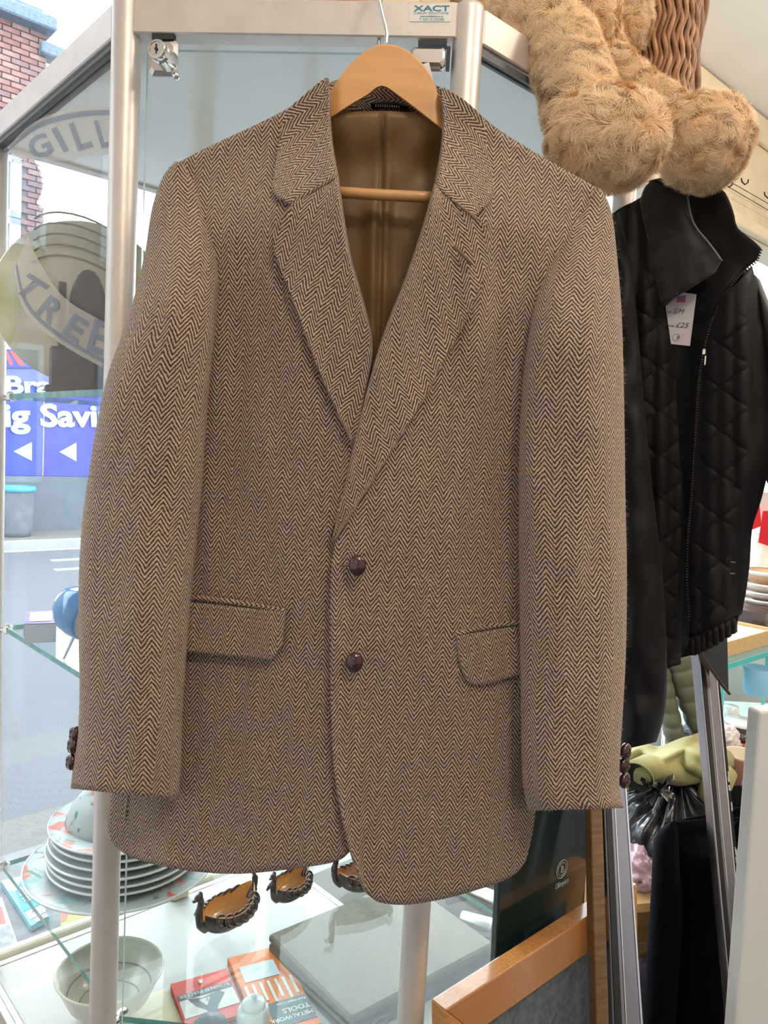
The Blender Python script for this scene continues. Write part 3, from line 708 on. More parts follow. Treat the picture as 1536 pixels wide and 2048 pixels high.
cloth('lapel', [(868, 366), (890, 388), (911, 407)], [(663, 1078), (666, 1082)], lr_in, lr_out, 44, 70, 0.0065, edge=lambda u, v: turn(u) + 0.014 * exp(-u / 0.3) * (1 - 0.6 * v) + 0.004 * exp(-(1 - u) / 0.15), uvrot=0.36, thick=0.0018)
# sleeves
def sleeve(name, outer, inner, dc, dh, side, uvo=0.0):
    """tube with an oval section between two pixel outlines"""
    n, m = 36, 90; V = []; ou, iu = crv(outer, 5), crv(inner, 5)
    for j in range(m + 1):
        t = j / m; a, b = pl(ou, t), pl(iu, t); cap = sstep(0, 0.22, t)
        k = dh(t); c0 = dc(t)
        for i in range(n):
            th = 2 * pi * i / n; s = cos(th)                      # s=-1 outer .. +1 inner
            x = lerp(a[0], b[0], (s + 1) / 2); y = lerp(a[1], b[1], (s + 1) / 2)
            fo = 1 + 0.22 * nz(x * 0.012, y * 0.0035, 7 + uvo) + 0.10 * nz(x * 0.03, y * 0.008, 3 + uvo)
            d = c0 + k * sin(th) * (fo if sin(th) > 0 else 0.8)
            V.append(J(x, y, d))
    mb = MB()
    mb.add(V, [(j * n + i, j * n + (i + 1) % n, j * n + n + (i + 1) % n, j * n + n + i) for j in range(m) for i in range(n)])
    # inside of the cuff: a turned-in hem
    base = len(mb.v); 
    for q_ in range(n):
        c = sum((V[m * n + r] for r in range(n)), Vector((0, 0, 0))) / n
        p = V[m * n + q_]; mb.v.append(tuple(p + (c - p) * 0.12 + Vector((0, 0, 0.0006)))); 
    for q_ in range(n):
        c = sum((V[(m - 4) * n + r] for r in range(n)), Vector((0, 0, 0))) / n
        p = V[(m - 4) * n + q_]; mb.v.append(tuple(p + (c - p) * 0.12))
    for q_ in range(n):
        r = (q_ + 1) % n
        mb.f.append((m * n + q_, m * n + r, base + r, base + q_)); mb.mi.append(0)
        mb.f.append((base + q_, base + r, base + n + r, base + n + q_)); mb.mi.append(0)
    uv = [None] * len(mb.v)
    for j in range(m + 1):
        acc = [0.0]
        for i in range(1, n): acc.append(acc[-1] + (V[j * n + i] - V[j * n + i - 1]).length)
        qr = n // 4
        for i in range(n):
            pc = V[j * n + qr]
            uv[j * n + i] = ((acc[qr] - acc[i]) * 0.84 + uvo, -((V[qr] - pc).length if j else 0) + (V[j * n + i].z - pc.z) * 0.9)
    for q_ in range(2 * n): uv[base + q_] = uv[m * n + q_ % n]
    mb.uv = uv
    return mb.build(name, M_tw, jk, smooth=True)
slv_dc = lambda t: lerp(-0.004, 0.030, sstep(0, 0.3, t)) + 0.012 * sstep(0.5, 1, t)
slv_dh = lambda t: lerp(0.010, 0.050, sstep(0, 0.25, t)) - 0.008 * sstep(0.5, 1.0, t)
so = [(352, 322), (330, 346), (313, 385), (301, 430), (287, 520), (255, 640), (218, 740), (195, 840), (178, 940), (165, 1040), (158, 1140), (157, 1260), (159, 1380), (156, 1460), (148, 1520), (141, 1577)]
si = [(368, 330), (394, 372), (414, 420), (428, 470), (438, 550), (432, 650), (421, 750), (413, 850), (407, 940), (398, 1040), (388, 1140), (377, 1260), (368, 1380), (364, 1470), (362, 1530), (357, 1600)]
s1 = sleeve('sleeve', so, si, slv_dc, slv_dh, -1)
so2 = [(1200, 376), (1216, 402), (1226, 440), (1235, 520), (1243, 620), (1247, 740), (1249, 850), (1251, 1000), (1254, 1150), (1252, 1300), (1246, 1420), (1241, 1500), (1239, 1575), (1248, 1616)]
si2 = [(1188, 378), (1160, 420), (1124, 470), (1092, 540), (1066, 620), (1048, 740), (1040, 850), (1037, 1000), (1038, 1150), (1040, 1300), (1042, 1420), (1043, 1500), (1046, 1570), (1056, 1622)]
s2 = sleeve('sleeve', so2, si2, slv_dc, slv_dh, 1, 0.31)
# pockets: flap and piped edge
def flap(tl, tr, bl, br, corner, uvr):
    top = [tl, tr]; bot = crv([bl] + corner + [br], 4) if corner else [bl, br]
    return cloth('pocket_flap', top, bot, [tl, bl], [tr, br], 24, 14, 0.0060, uvrot=uvr, thick=0.0030, edge=lambda u, v: 0.003 * v)
flap((352, 1202), (570, 1224), (352, 1302), (563, 1292), [(450, 1311), (530, 1319), (548, 1314)], 0.02)
flap((913, 1272), (1052, 1250), (921, 1318), (1052, 1344), [(930, 1352), (942, 1366), (965, 1370), (1010, 1358)], 0.26)
def piping(pts, r=0.0024, off=0.0042):
    """padded strip of cloth following pixel points"""
    P = crv(pts, 6); q = MB(); n = 8; V = []
    for i, (x, y) in enumerate(P):
        c = J(x, y, JD(x, y) + off)
        for k in range(n):
            th = 2 * pi * k / n; V.append(c + Vector((0, -cos(th) * r * 0.9, sin(th) * r)))
    q.add(V, [(i * n + k, i * n + (k + 1) % n, i * n + n + (k + 1) % n, i * n + n + k) for i in range(len(P) - 1) for k in range(n)])
    q.add(V[:n], [tuple(range(n))]); q.add(V[-n:], [tuple(range(n))])
    q.uv = [(p.z * 1.0, p.x * 1.0) for p in (Vector(v) for v in q.v)]
    return q.build('pocket_piping', M_tw, jk, smooth=True)
piping([(352, 1194), (400, 1196), (480, 1206), (560, 1220), (572, 1223)]); piping([(911, 1268), (960, 1256), (1010, 1248), (1052, 1243)])
cloth('breast_pocket', [(868, 690), (930, 690), (1004, 690)], [(858, 747), (930, 747), (1004, 747)], [(868, 690), (858, 747)], [(1004, 690), (1004, 747)], 16, 8, 0.0007, uvrot=0.0, thick=0.0003, edge=lambda u, v: 0.0)
# stitching and buttonholes
def stitch(name, p, q_, wd, m=M_thread, off=0.0048, dep=None):
    a, b = J(p[0], p[1], (dep or JD(*p)) + off), J(q_[0], q_[1], (dep or JD(*q_)) + off)
    s = MB(); s.tube([a, (a + b) / 2 + Vector((0, -0.0006, 0)), b], [wd * .7, wd, wd * .7], 8); return s.build(name, m, jk, smooth=True)
stitch('buttonhole', (681, 1131), (704, 1130), 0.0016, off=0.0125); stitch('buttonhole', (683, 1323), (698, 1324), 0.0014, off=0.0125)
stitch('lapel_buttonhole', (907, 492), (944, 529), 0.0015, off=0.0155)
# leather football buttons
def knot(s, c, rx, rz, ry, N_=None):
    s.blob(c, (rx, ry, rz), N_, 20, 12)
def button(px, py, d, w, h, name='button', N_=None):
    c = J(px, py, d); s = MB(); X, Y, Z = N_ or (Vector((1, 0, 0)), Vector((0, 1, 0)), Vector((0, 0, 1)))
    s.blob(c, (w / 2, w * 0.30, h / 2), (X, Y, Z), 22, 14)
    o = s.build(name, M_leather, jk, smooth=True)
    s = MB()                                             # plaited ridges across the dome
    for (a0, b0, a1, b1) in ((-.5, .75, .1, .1), (.5, .75, .05, .1), (.05, .1, -.05, -.8), (-.75, -.1, -.1, -.35), (.75, -.05, .0, -.45)):
        pts = []
        for k in range(6):
            t = k / 5; a, b = lerp(a0, a1, t), lerp(b0, b1, t); r = sqrt(max(0.02, 1 - a * a - b * b))
            pts.append(c + X * (a * w / 2) + Z * (b * h / 2) - Y * (r * w * 0.30 + 0.0001))
        s.tube(pts, [0.0002, .0004, .0005, .0005, .0004, .0002], 6)
    s.build('leather_plait', M_leather, o, smooth=True)
    s = MB(); s.tube([c + Y * (w * 0.22), c + Y * (w * 0.22 + 0.006)], 0.0016, 8); s.build('shank', M_thread, o, smooth=True)
    return o
for (x, y) in ((715, 1131), (709, 1325)): button(x, y, JD(x, y) + 0.019, 0.0160, 0.0195)
for i, (x, y) in enumerate(((154, 1468), (150, 1491), (147, 1524))):
    a = radians(55); button(x - 4, y, 0.040, 0.0165, 0.0170, 'cuff_button', (Vector((cos(a), -sin(a), 0.2)).normalized(), Vector((sin(a), cos(a), 0)), Vector((0, 0, 1))))
for i, (x, y) in enumerate(((1249, 1502), (1246, 1530), (1247, 1560))):
    a = radians(-55); button(x + 2, y, 0.036, 0.0160, 0.0165, 'cuff_button', (Vector((cos(a), -sin(a), 0)), Vector((sin(a), cos(a), 0)), Vector((0, 0, 1))))

# loose wool fibres standing off the cloth
rf = random.Random(5); FVv = []; FFf = []
for ob_, cnt_ in ((s1, 3600), (s2, 3600), (fo1, 1500), (fo2, 1500)):
    ps = ob_.data.polygons; vs_ = ob_.data.vertices; np_ = len(ps)
    for _ in range(cnt_):
        f = ps[rf.randrange(np_)]; p = Vector((0, 0, 0)); ws = [rf.random() for _ in f.vertices]; tw = sum(ws)
        for q_, vi in zip(ws, f.vertices): p += vs_[vi].co * (q_ / tw)
        n = f.normal.copy()
        if n.y > 0.35: continue
        d = (n * rf.uniform(0.5, 1.0) + Vector((rf.gauss(0, .6), rf.gauss(0, .3), rf.gauss(0, .6)))).normalized(); L_ = rf.uniform(0.0015, 0.0045); sd = d.cross(Vector((0, 1, 0.01))).normalized() * 0.00007
        b0 = len(FVv); m_ = p + d * (L_ * .5) + Vector((rf.gauss(0, .0006), 0, rf.gauss(0, .0006))); e_ = p + d * L_ + Vector((rf.gauss(0, .001), 0, rf.gauss(0, .001)))
        FVv += [tuple(p - sd), tuple(p + sd), tuple(m_ - sd), tuple(m_ + sd), tuple(e_)]; FFf += [(b0, b0 + 1, b0 + 3, b0 + 2), (b0 + 2, b0 + 3, b0 + 4)]
me = bpy.data.meshes.new('wool_fuzz'); me.from_pydata(FVv, [], FFf); me.materials.append(mat('wool_fibre', (0.42, 0.33, 0.25), 0.9))
fz = bpy.data.objects.new('wool_fuzz', me); COL.objects.link(fz); fz.parent = jk; fz.location = -WL[jk.name]; fz['kind'] = 'stuff'

# ------------------------------------------------------------------ wooden hanger
hg = thing('coat_hanger', 'varnished wooden coat hanger with steel hook inside the tweed jacket', 'hanger', J(770, 250, 0))
up_pts = crv([(402, 352), (450, 331), (540, 291), (610, 247), (646, 206), (672, 165), (706, 122), (740, 96), (771, 88), (806, 96), (842, 124), (866, 160), (884, 202), (930, 240), (1000, 296), (1100, 360), (1146, 388)], 5)
lo_pts = crv([(402, 372), (450, 354), (540, 308), (610, 264), (662, 236), (700, 212), (735, 192), (764, 174), (800, 196), (840, 226), (880, 256), (930, 288), (1000, 330), (1100, 384), (1146, 408)], 5)
nH = 90; V = []
for i in range(nH + 1):
    t = i / nH; a, b = pl(up_pts, t), pl(lo_pts, t)
    sw = -min(0.015, 0.07 * max(0.0, abs(2 * t - 1) - 0.27))
    fr, bk = 0.0085 + sw, -0.0075 + sw
    for (p, d, k) in ((a, fr - 0.003, 0), (a, fr, .035), (b, fr, -.035), (b, fr - 0.004, 0), (b, bk, 0), (a, bk, 0)):
        x = lerp(p[0], (b if p is a else a)[0], abs(k)); y = lerp(p[1], (b if p is a else a)[1], abs(k)); V.append(J(x, y, d))
q = MB(); q.add(V, [(i * 6 + k, i * 6 + (k + 1) % 6, i * 6 + 6 + (k + 1) % 6, i * 6 + 6 + k) for i in range(nH) for k in range(6)])
q.f += [tuple(reversed(range(6))), tuple(range(nH * 6, nH * 6 + 6))]; q.mi += [0, 0]
q.build('hanger_body', M_wood, hg, autos=radians(35))
q = MB(); q.tube([J(640, 382, 0.004), J(700, 386, 0.005), J(765, 390, 0.005), J(830, 393, 0.005), J(905, 396, 0.004)], 0.0052, 14); q.build('trouser_bar', M_wood, hg, smooth=True)
hook = [J(771, 92, 0), J(773, 72, 0), J(772, 58, 0.0), J(766, 34, 0), J(759, 4, 0), J(756, -20, 0)]
top = hook[-1]
for k in range(1, 13):
    th = pi * 1.15 * k / 12; hook.append(top + Vector((0.0, 0.045 - 0.045 * cos(th), 0.055 * sin(th) + 0.01 * k / 12)))
q = MB(); q.tube(crv([tuple(p) for p in hook], 3), 0.0019, 10); q.build('hook', mat('steel_wire', (0.6, 0.58, 0.56), 0.18, metal=1.0), hg, smooth=True)
# paper price tag tucked behind the hanger
tg = MB(); tg.prism([J(846, 128, -0.012), J(858, 124, -0.012), J(890, 262, -0.012), J(868, 266, -0.012)], Vector((0, 0.0008, 0)))
tag(tg.build('price_tag', mat('white_card', (0.80, 0.74, 0.75), 0.7)), 'edge of a white price tag tucked behind the wooden hanger', 'tag')
# ------------------------------------------------------------------ reflected ring sign, painted as sheer bands on the left side pane
def reflection_mat(name, color, k):
    if name in MATS: return MATS[name]
    m = bpy.data.materials.new(name); MATS[name] = m
    N, L = nodes(m); b = N['Principled BSDF']; b.inputs['Base Color'].default_value = (*rgb(color), 1); b.inputs['Roughness'].default_value = 0.5
    b.inputs['Alpha'].default_value = k
    return m
M_pcream = reflection_mat('sheer_cream_reflection', (0.50, 0.44, 0.35), 0.55)
M_pgrey = reflection_mat('sheer_slate_reflection', (0.14, 0.17, 0.23), 0.62)
def band(name, inner, outer, m, off):
    n = 40; I, O = crv(inner, 6), crv(outer, 6); mb = MB()
    V = []
    for i in range(n + 1):
        V += [WLX(*pl(I, i / n), off), WLX(*pl(O, i / n), off)]
    mb.add(V, [(2 * i, 2 * i + 2, 2 * i + 3, 2 * i + 1) for i in range(n)])
    return mb.build(name, m, wingL)
def mix_band(inner, outer, a, b):
    return [tuple(lerp(p, q, a) for p, q in zip(pl(inner, t / 12), pl(outer, t / 12))) for t in range(13)], [tuple(lerp(p, q, b) for p, q in zip(pl(inner, t / 12), pl(outer, t / 12))) for t in range(13)]
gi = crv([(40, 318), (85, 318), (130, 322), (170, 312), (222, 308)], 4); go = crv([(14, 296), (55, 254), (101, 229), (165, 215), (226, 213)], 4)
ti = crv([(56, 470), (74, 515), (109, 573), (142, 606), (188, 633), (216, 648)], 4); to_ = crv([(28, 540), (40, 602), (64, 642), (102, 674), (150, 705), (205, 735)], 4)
reflected_sign = band('reflection_band', gi, go, M_pcream, 0.001); band('reflection_band', ti, to_, M_pcream, 0.001)
band('reflection_line', *mix_band(gi, go, 0.82, 0.93), M_pgrey, 0.0016); band('reflection_line', *mix_band(ti, to_, 0.80, 0.90), M_pgrey, 0.0016)
def ring_letter(ch, fl, fr_, hl, m=M_pgrey):
    """letter sheared to fit three sighted corners: foot left, foot right, head left"""
    o0, o1, o2 = WLX(*fl, 0.002), WLX(*fr_, 0.002), WLX(*hl, 0.002)
    t = text(ch, (0, 0, 0), (1, 0, 0), (0, 1, 0), 1.0, m, None, 'reflected_lettering', 0.03, 0.0)
    xs = [v.co.x for v in t.data.vertices]; ys = [v.co.y for v in t.data.vertices]; x0, x1, y0, y1 = min(xs), max(xs), min(ys), max(ys)
    for v in t.data.vertices: v.co = o0 + (o1 - o0) * ((v.co.x - x0) / (x1 - x0)) + (o2 - o0) * ((v.co.y - y0) / (y1 - y0))
    t.data.update(); t.parent = wingL
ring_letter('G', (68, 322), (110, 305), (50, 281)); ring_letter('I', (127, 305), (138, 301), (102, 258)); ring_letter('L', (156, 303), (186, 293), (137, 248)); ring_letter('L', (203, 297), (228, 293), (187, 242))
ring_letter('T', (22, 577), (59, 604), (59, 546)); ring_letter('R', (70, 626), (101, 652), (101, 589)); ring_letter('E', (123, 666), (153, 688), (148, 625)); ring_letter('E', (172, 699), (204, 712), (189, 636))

# ------------------------------------------------------------------ things on the shelves
M_china = mat('white_glazed_china', (0.74, 0.79, 0.79), 0.15, var=0.04, vscale=12, coat=0.4)
def floral(name, base, spots):
    """glazed china with painted coral flowers and green sprigs"""
    if name in MATS: return MATS[name]
    m = bpy.data.materials.new(name); MATS[name] = m
    N, L = nodes(m); b = N['Principled BSDF']; b.inputs['Roughness'].default_value = 0.35; b.inputs['Specular IOR Level'].default_value = 0.3
    tc = N.new('ShaderNodeTexCoord'); cur = None
    for sc, lo, col, off in spots:
        mp = N.new('ShaderNodeMapping'); mp.inputs['Location'].default_value = off; L.new(tc.outputs['Object'], mp.inputs[0])
        n = N.new('ShaderNodeTexNoise'); n.inputs['Scale'].default_value = sc; n.inputs['Detail'].default_value = 4; n.inputs['Distortion'].default_value = 0.6; L.new(mp.outputs[0], n.inputs['Vector'])
        r = N.new('ShaderNodeMapRange'); r.inputs[1].default_value = lo; r.inputs[2].default_value = lo + 0.06; L.new(n.outputs['Fac'], r.inputs[0])
        x = N.new('ShaderNodeMix'); x.data_type = 'RGBA'; L.new(r.outputs[0], x.inputs[0])
        if cur is None: x.inputs[6].default_value = (*base, 1)
        else: L.new(cur, x.inputs[6])
        x.inputs[7].default_value = (*col, 1); cur = x.outputs[2]
    L.new(cur, b.inputs['Base Color']); return m
M_flor = floral('painted_floral_china', (0.42, 0.50, 0.50), ((16, 0.56, (0.22, 0.40, 0.42), (0, 0, 0)), (22, 0.57, (0.62, 0.14, 0.09), (3, 1, 2)), (34, 0.62, (0.08, 0.22, 0.15), (7, 2, 1))))
# stack of plates with a bowl
pc = AB(-0.155, 0.158, SH[2] + 0.001)
def plate_prof(r, h, th=0.004):
    return [(0.0, 0.0), (r * 0.55, 0.0), (r * 0.58, 0.002), (r * 0.68, h * 0.45), (r * 0.97, h - 0.001), (r, h), (r * 0.985, h + th * 0.55), (r * 0.68, h * 0.45 + th), (r * 0.56, th), (0.0, th)]
z = pc.z
M_plate = mat('grey_green_glazed_china', (0.26, 0.32, 0.32), 0.35, var=0.08, vscale=12, spec=0.3)
def plate(r, h, zc, m, label, group=None, dx=0.0, dy=0.0, name='dinner_plate'):
    t = thing(name, label, 'plate', Vector((pc.x + dx, pc.y + dy, zc)), group)
    mb = MB(); mb.lathe(plate_prof(r, h), Vector((pc.x + dx, pc.y + dy, zc)), 56); mb.build('plate_body', m, t, smooth=True)
    mb = MB(); mb.lathe([(r * 0.54, -0.001), (r * 0.57, -0.001), (r * 0.57, 0.002), (r * 0.54, 0.002)], Vector((pc.x + dx, pc.y + dy, zc)), 40); mb.build('foot_ring', M_china, t, smooth=True)
    mb = MB(); mb.lathe([(r * 0.975, h - 0.0006), (r * 1.002, h - 0.0006), (r * 1.002, h + 0.0018), (r * 0.985, h + 0.0026)], Vector((pc.x + dx, pc.y + dy, zc)), 56); mb.build('rim', M_china, t, smooth=True)
    return t
plate(0.150, 0.017, z, M_flor, 'large floral platter at the very bottom of the plate stack', name='platter')
z += 0.0125
for i in range(6):
    plate(0.120 - 0.001 * i, 0.014, z, M_flor if i == 5 else M_plate, ['plain pale plate at the bottom of the stack, lying straight on the floral platter', 'second plate up in the stack above the floral platter', 'third plate up in the stack, counted from the floral platter', 'third plate down in the stack, counted from the floral bowl', 'second plate down in the stack, just under the topmost floral plate', 'topmost floral plate of the stack, directly under the bowl'][i], 'plates in the stack', 0.002 * sin(i * 2.1) + 0.004, 0.002 * cos(i * 1.7))
    z += 0.0125
bw = thing('bowl', 'upturned floral china bowl on top of the stacked plates', 'bowl', Vector((pc.x, pc.y, z)))
mb = MB(); mb.lathe([(0.066, 0.0), (0.068, 0.001), (0.066, 0.014), (0.058, 0.034), (0.044, 0.050), (0.030, 0.057), (0.029, 0.066), (0.026, 0.066), (0.026, 0.058), (0.0, 0.057)], Vector((pc.x - 0.022, pc.y, z - 0.006)), 48); mb.build('bowl_body', M_flor, bw, smooth=True)

# platter upright on a black stand, top shelf
sp = atY(165, 586, 1.19); R_ = 0.128
pt = thing('display_plate', 'big round olive and cream plate standing upright on the upper shelf', 'plate', Vector((sp.x, sp.y, SH[0])))
nrm = Vector((0.30, -0.94, 0.16)).normalized()
M_olive = mat('olive_cream_glaze', (0.66, 0.64, 0.55), 0.2, var2=(0.48, 0.48, 0.28), vscale=7, coat=0.4, stretch=(1, 1, 3))
mb = MB(); mb.lathe([(0.0, 0.006), (R_ * 0.55, 0.006), (R_ * 0.7, 0.0), (R_ * 0.98, -0.012), (R_, -0.013), (R_, -0.017), (R_ * 0.7, -0.004), (R_ * 0.5, 0.0), (0, 0.0)], Vector((sp.x, sp.y, SH[0] + R_ * 0.985 + 0.022)), 64, axis=nrm); mb.build('plate_body', M_olive, pt, smooth=True)
mb = MB(); pcz = Vector((sp.x, sp.y, SH[0] + R_ * 0.985 + 0.022))
X_ = nrm.cross(UP).normalized(); Z_ = X_.cross(nrm)
for k in range(5):
    rr = R_ * 0.62; a0 = 0.45 + k * 0.16
    mb.tube([pcz + nrm * 0.0068 + X_ * (rr * cos(a)) * 0.95 + Z_ * (R_ * (0.25 + 0.13 * k) + 0.03 * sin(a * 1.3)) for a in [pi * (0.12 + 0.76 * j / 10) for j in range(11)]], 0.0016, 6)
mb.build('painted_stripe', mat('dull_olive_glaze', (0.20, 0.21, 0.12), 0.3), pt, smooth=True)
sd = thing('plate_stand', 'black plastic easel stand under the upright olive plate', 'stand', Vector((sp.x, sp.y, SH[0])))
M_bp = mat('black_plastic', (0.03, 0.035, 0.045), 0.35)
s0 = Vector((sp.x + 0.012, sp.y, SH[0]))
hv = Vector((nrm.x, nrm.y, 0)).normalized()
mb = MB(); mb.box(s0 + hv * 0.055 + UP * 0.034, (0.10, 0.012, 0.068), (X_, hv, UP), bev=0.004); mb.box(s0 + hv * 0.02 + UP * 0.006, (0.11, 0.10, 0.012), (X_, hv, UP), bev=0.003); mb.build('stand_base', M_bp, sd)
for s in (-1, 1):
    mb = MB(); c = s0 + X_ * (s * 0.035); mb.tube([c + hv * -0.045 + UP * 0.030, c + hv * -0.04 + UP * 0.008, c + hv * 0.03 + UP * 0.012, c + hv * 0.055 + UP * 0.10, c + hv * 0.05 + UP * 0.16], 0.006, 8); mb.build('prong', M_bp, sd, smooth=True)
mb = MB(); mb.blob(s0 + hv * 0.050 + UP * 0.125, (0.026, 0.008, 0.058), (X_, hv, UP)); mb.build('back_rest', M_bp, sd, smooth=True)

# flat box and blue ornament on the middle shelf
zs = SH[1]
def flat_box(name, label, cat, px4, z0, h, mats_, inset=0.0):
    P4 = [atZ(x, y, z0) for x, y in px4]
    # make the footprint a true rectangle from corner 0, edge 0-1 and edge 0-3 width
    e1 = (P4[1] - P4[0]); e1.z = 0; e2 = P4[3] - P4[0]; e2.z = 0; n = Vector((-e1.y, e1.x, 0)).normalized(); e2 = n * e2.dot(n)
    t = thing(name, label, cat, P4[0]); q = [P4[0], P4[0] + e1, P4[0] + e1 + e2, P4[0] + e2]
    return t, q, e1, e2
bx, q, e1, e2 = flat_box('card_box', 'small flat violet and white card box on the middle glass shelf', 'box', [(48, 1287), (112, 1284), (112, 1255), (17, 1260)], zs + 0.0005, 0.028, None)
mb = MB(); mb.hexa(q + [p + UP * 0.028 for p in q]); b_ = mb.build('box_body', mat('pale_card', (0.56, 0.60, 0.66), 0.6, var=0.1), bx)
mb = MB(); q2 = [p + UP * 0.0282 for p in q]; mb.prism(q2, UP * 0.0012); mb.build('lid', mat('violet_print', (0.13, 0.12, 0.48), 0.5, var2=(0.35, 0.22, 0.30), vscale=30), bx)
mb = MB(); c = (q2[0] + q2[2]) / 2; mb.prism([c + (p - c) * 0.72 + UP * 0.0014 for p in q2], UP * 0.0006); mb.build('printed_picture', mat('faded_photo_print', (0.55, 0.40, 0.36), 0.5, var2=(0.72, 0.70, 0.70), vscale=60), bx)
text('CE', q[3] * 0.35 + q[0] * 0.65 + UP * 0.008 - e1.normalized() * 0.0008, q[0] - q[3], UP, 0.016, mat('violet_ink', (0.15, 0.12, 0.45), 0.5), bx, bold=0.0)
oc = atY(166, 1224, 1.06); orn = thing('blue_ornament', 'glossy blue egg shaped ornament on thin white legs beside the jacket sleeve', 'ornament', Vector((oc.x, oc.y, zs)))
dn = Vector((0.86, -0.35, -0.25)).normalized(); ux = dn.orthogonal().normalized(); uy = dn.cross(ux)
mb = MB(); mb.lathe([(0, -0.040), (0.012, -0.039), (0.025, -0.032), (0.034, -0.018), (0.037, 0.0), (0.036, 0.014), (0.0345, 0.019), (0.030, 0.019)], oc, 32, axis=dn); mb.build('shell', mat('glossy_blue_enamel', (0.03, 0.22, 0.56), 0.12, coat=0.6), orn, smooth=True)
mb = MB(); mb.lathe([(0, 0.017), (0.031, 0.017), (0.034, 0.0195), (0.034, 0.021), (0.030, 0.022), (0, 0.0225)], oc, 32, axis=dn); mb.build('face_disc', mat('grey_plastic', (0.42, 0.42, 0.47), 0.35), orn, smooth=True)
for dx, dy in ((-0.013, -0.008), (0.024, -0.012), (0.008, 0.026)):
    mb = MB(); mb.tube([Vector((oc.x + dx * 0.4, oc.y + dy * 0.4, oc.z - 0.022)), Vector((oc.x + dx * 1.6, oc.y + dy * 1.6, zs + 0.001))], [0.0026, 0.0016], 8); mb.build('leg', mat('white_lacquer', (0.75, 0.77, 0.8), 0.3), orn, smooth=True)

# ------------------------------------------------------------------ longship ornaments on the lowest shelf
M_brown = mat('brown_treacle_glaze', (0.040, 0.021, 0.016), 0.16, var=0.5, vscale=60, coat=0.6, bumpk=0.2, bscale=160)
M_tan = mat('tan_glaze', (0.60, 0.32, 0.10), 0.25, var=0.2, vscale=12, coat=0.4)
def longship(px_prow, px_stern, label, scale=1.0, m_in=M_tan):
    a = atZ(*px_prow, SH[2] + 0.004); b = atZ(*px_stern, SH[2] + 0.004); d = (b - a); d.z = 0; Ls = d.length * scale; d.normalize(); n = Vector((-d.y, d.x, 0)); o = Vector((a.x, a.y, SH[2] + 0.001))
    t = thing('longship_ornament', label, 'ornament', o + d * (Ls / 2), 'longship ornaments on the lowest glass shelf')
    def hw(s): return Ls * 0.25 * (max(0.0, sin(pi * clamp(s * 0.96 + 0.03))) ** 0.7)
    def keel(s): return Ls * (0.02 + 0.20 * abs(2 * s - 1) ** 3.2)
    def rim(s): return Ls * (0.27 + 0.10 * abs(2 * s - 1) ** 2.5)
    H = MB()
    def skin(k):
        def P(u, v):
            s = v; th = pi * u; w_ = hw(s) * k; y = -cos(th) * w_; dep = (rim(s) - keel(s)) * (1 if k == 1 else 0.86)
            z_ = rim(s) - dep * (sin(th) ** 0.75 if sin(th) > 0 else 0)
            return o + d * (Ls * (0.08 + 0.84 * s)) + n * y + UP * z_
        return P
    H.grid(skin(1.0), 18, 26); h = H.build('hull', M_brown, t, smooth=True)
    H = MB(); H.grid(skin(0.86), 18, 26); 
    H.build('inside', m_in, t, smooth=True)
    H = MB()
    for sd_ in (-1, 1):                                    # rim strip between outer and inner skins
        H.grid(lambda u, v: o + d * (Ls * (0.08 + 0.84 * v)) + n * (sd_ * hw(v) * lerp(0.84, 1.02, u)) + UP * (rim(v) + 0.0004), 2, 26)
    H.build('gunwale', M_tan, t, smooth=True, solid=0.0015, off=0)
    for sd_ in (-1, 1):
        for k in range(7):
            s = 0.16 + 0.68 * k / 6; c = o + d * (Ls * (0.08 + 0.84 * s)) + n * (sd_ * (hw(s) + 0.0005)) + UP * (rim(s) - Ls * 0.035); r = Ls * 0.080
            S = MB(); S.lathe([(0, 0.0035), (r * .25, 0.0032), (r * .3, 0.0018), (r * .8, 0.0014), (r * .88, 0.0026), (r, 0.0018), (r, -0.001), (0, -0.001)], c, 18, axis=n * sd_ + UP * 0.7); S.build('shield', M_brown, t, smooth=True)
    S = MB(); p0 = o + d * (Ls * 0.09) + UP * (keel(0) + Ls * 0.06)
    S.tube(crv([tuple(p0 + d * (Ls * .05) - UP * (Ls * .12)), tuple(p0 - d * (Ls * .035) - UP * Ls * .02), tuple(p0 - d * (Ls * .06) + UP * (Ls * .12)), tuple(p0 - d * (Ls * .035) + UP * (Ls * .24)), tuple(p0 - d * (Ls * .055) + UP * (Ls * .30))], 5), [Ls * .052] * 6 + [Ls * .046] * 6 + [Ls * .038] * 5 + [Ls * .036] * 4, 10)
    S.build('prow', M_brown, t, smooth=True)
    S = MB(); hc = p0 - d * (Ls * .075) + UP * (Ls * .315); S.blob(hc, (Ls * .062, Ls * .036, Ls * .042), (d, n, UP)); S.blob(hc - d * (Ls * .055) - UP * (Ls * .012), (Ls * .035, Ls * .024, Ls * .02), (d, n, UP)); S.blob(hc + d * (Ls * .03) + UP * (Ls * .03), (Ls * .018, Ls * .03, Ls * .03), (d, n, UP)); S.build('dragon_head', M_brown, t, smooth=True)
    S = MB(); p1 = o + d * (Ls * 0.91) + UP * (keel(1) + Ls * .05); S.tube(crv([tuple(p1 - d * Ls * .04 - UP * Ls * .1), tuple(p1 + d * Ls * .03), tuple(p1 + d * Ls * .05 + UP * Ls * .12), tuple(p1 + d * Ls * .02 + UP * Ls * .21)], 5), [Ls * .05] * 6 + [Ls * .038] * 6 + [Ls * .024] * 4, 10); S.build('stern', M_brown, t, smooth=True)
longship((392, 1893), (512, 1810), 'largest dark brown longship ornament, the one beside the plate stack')
longship((542, 1826), (606, 1770), 'small brown longship ornament in the middle of the three', 1.15)
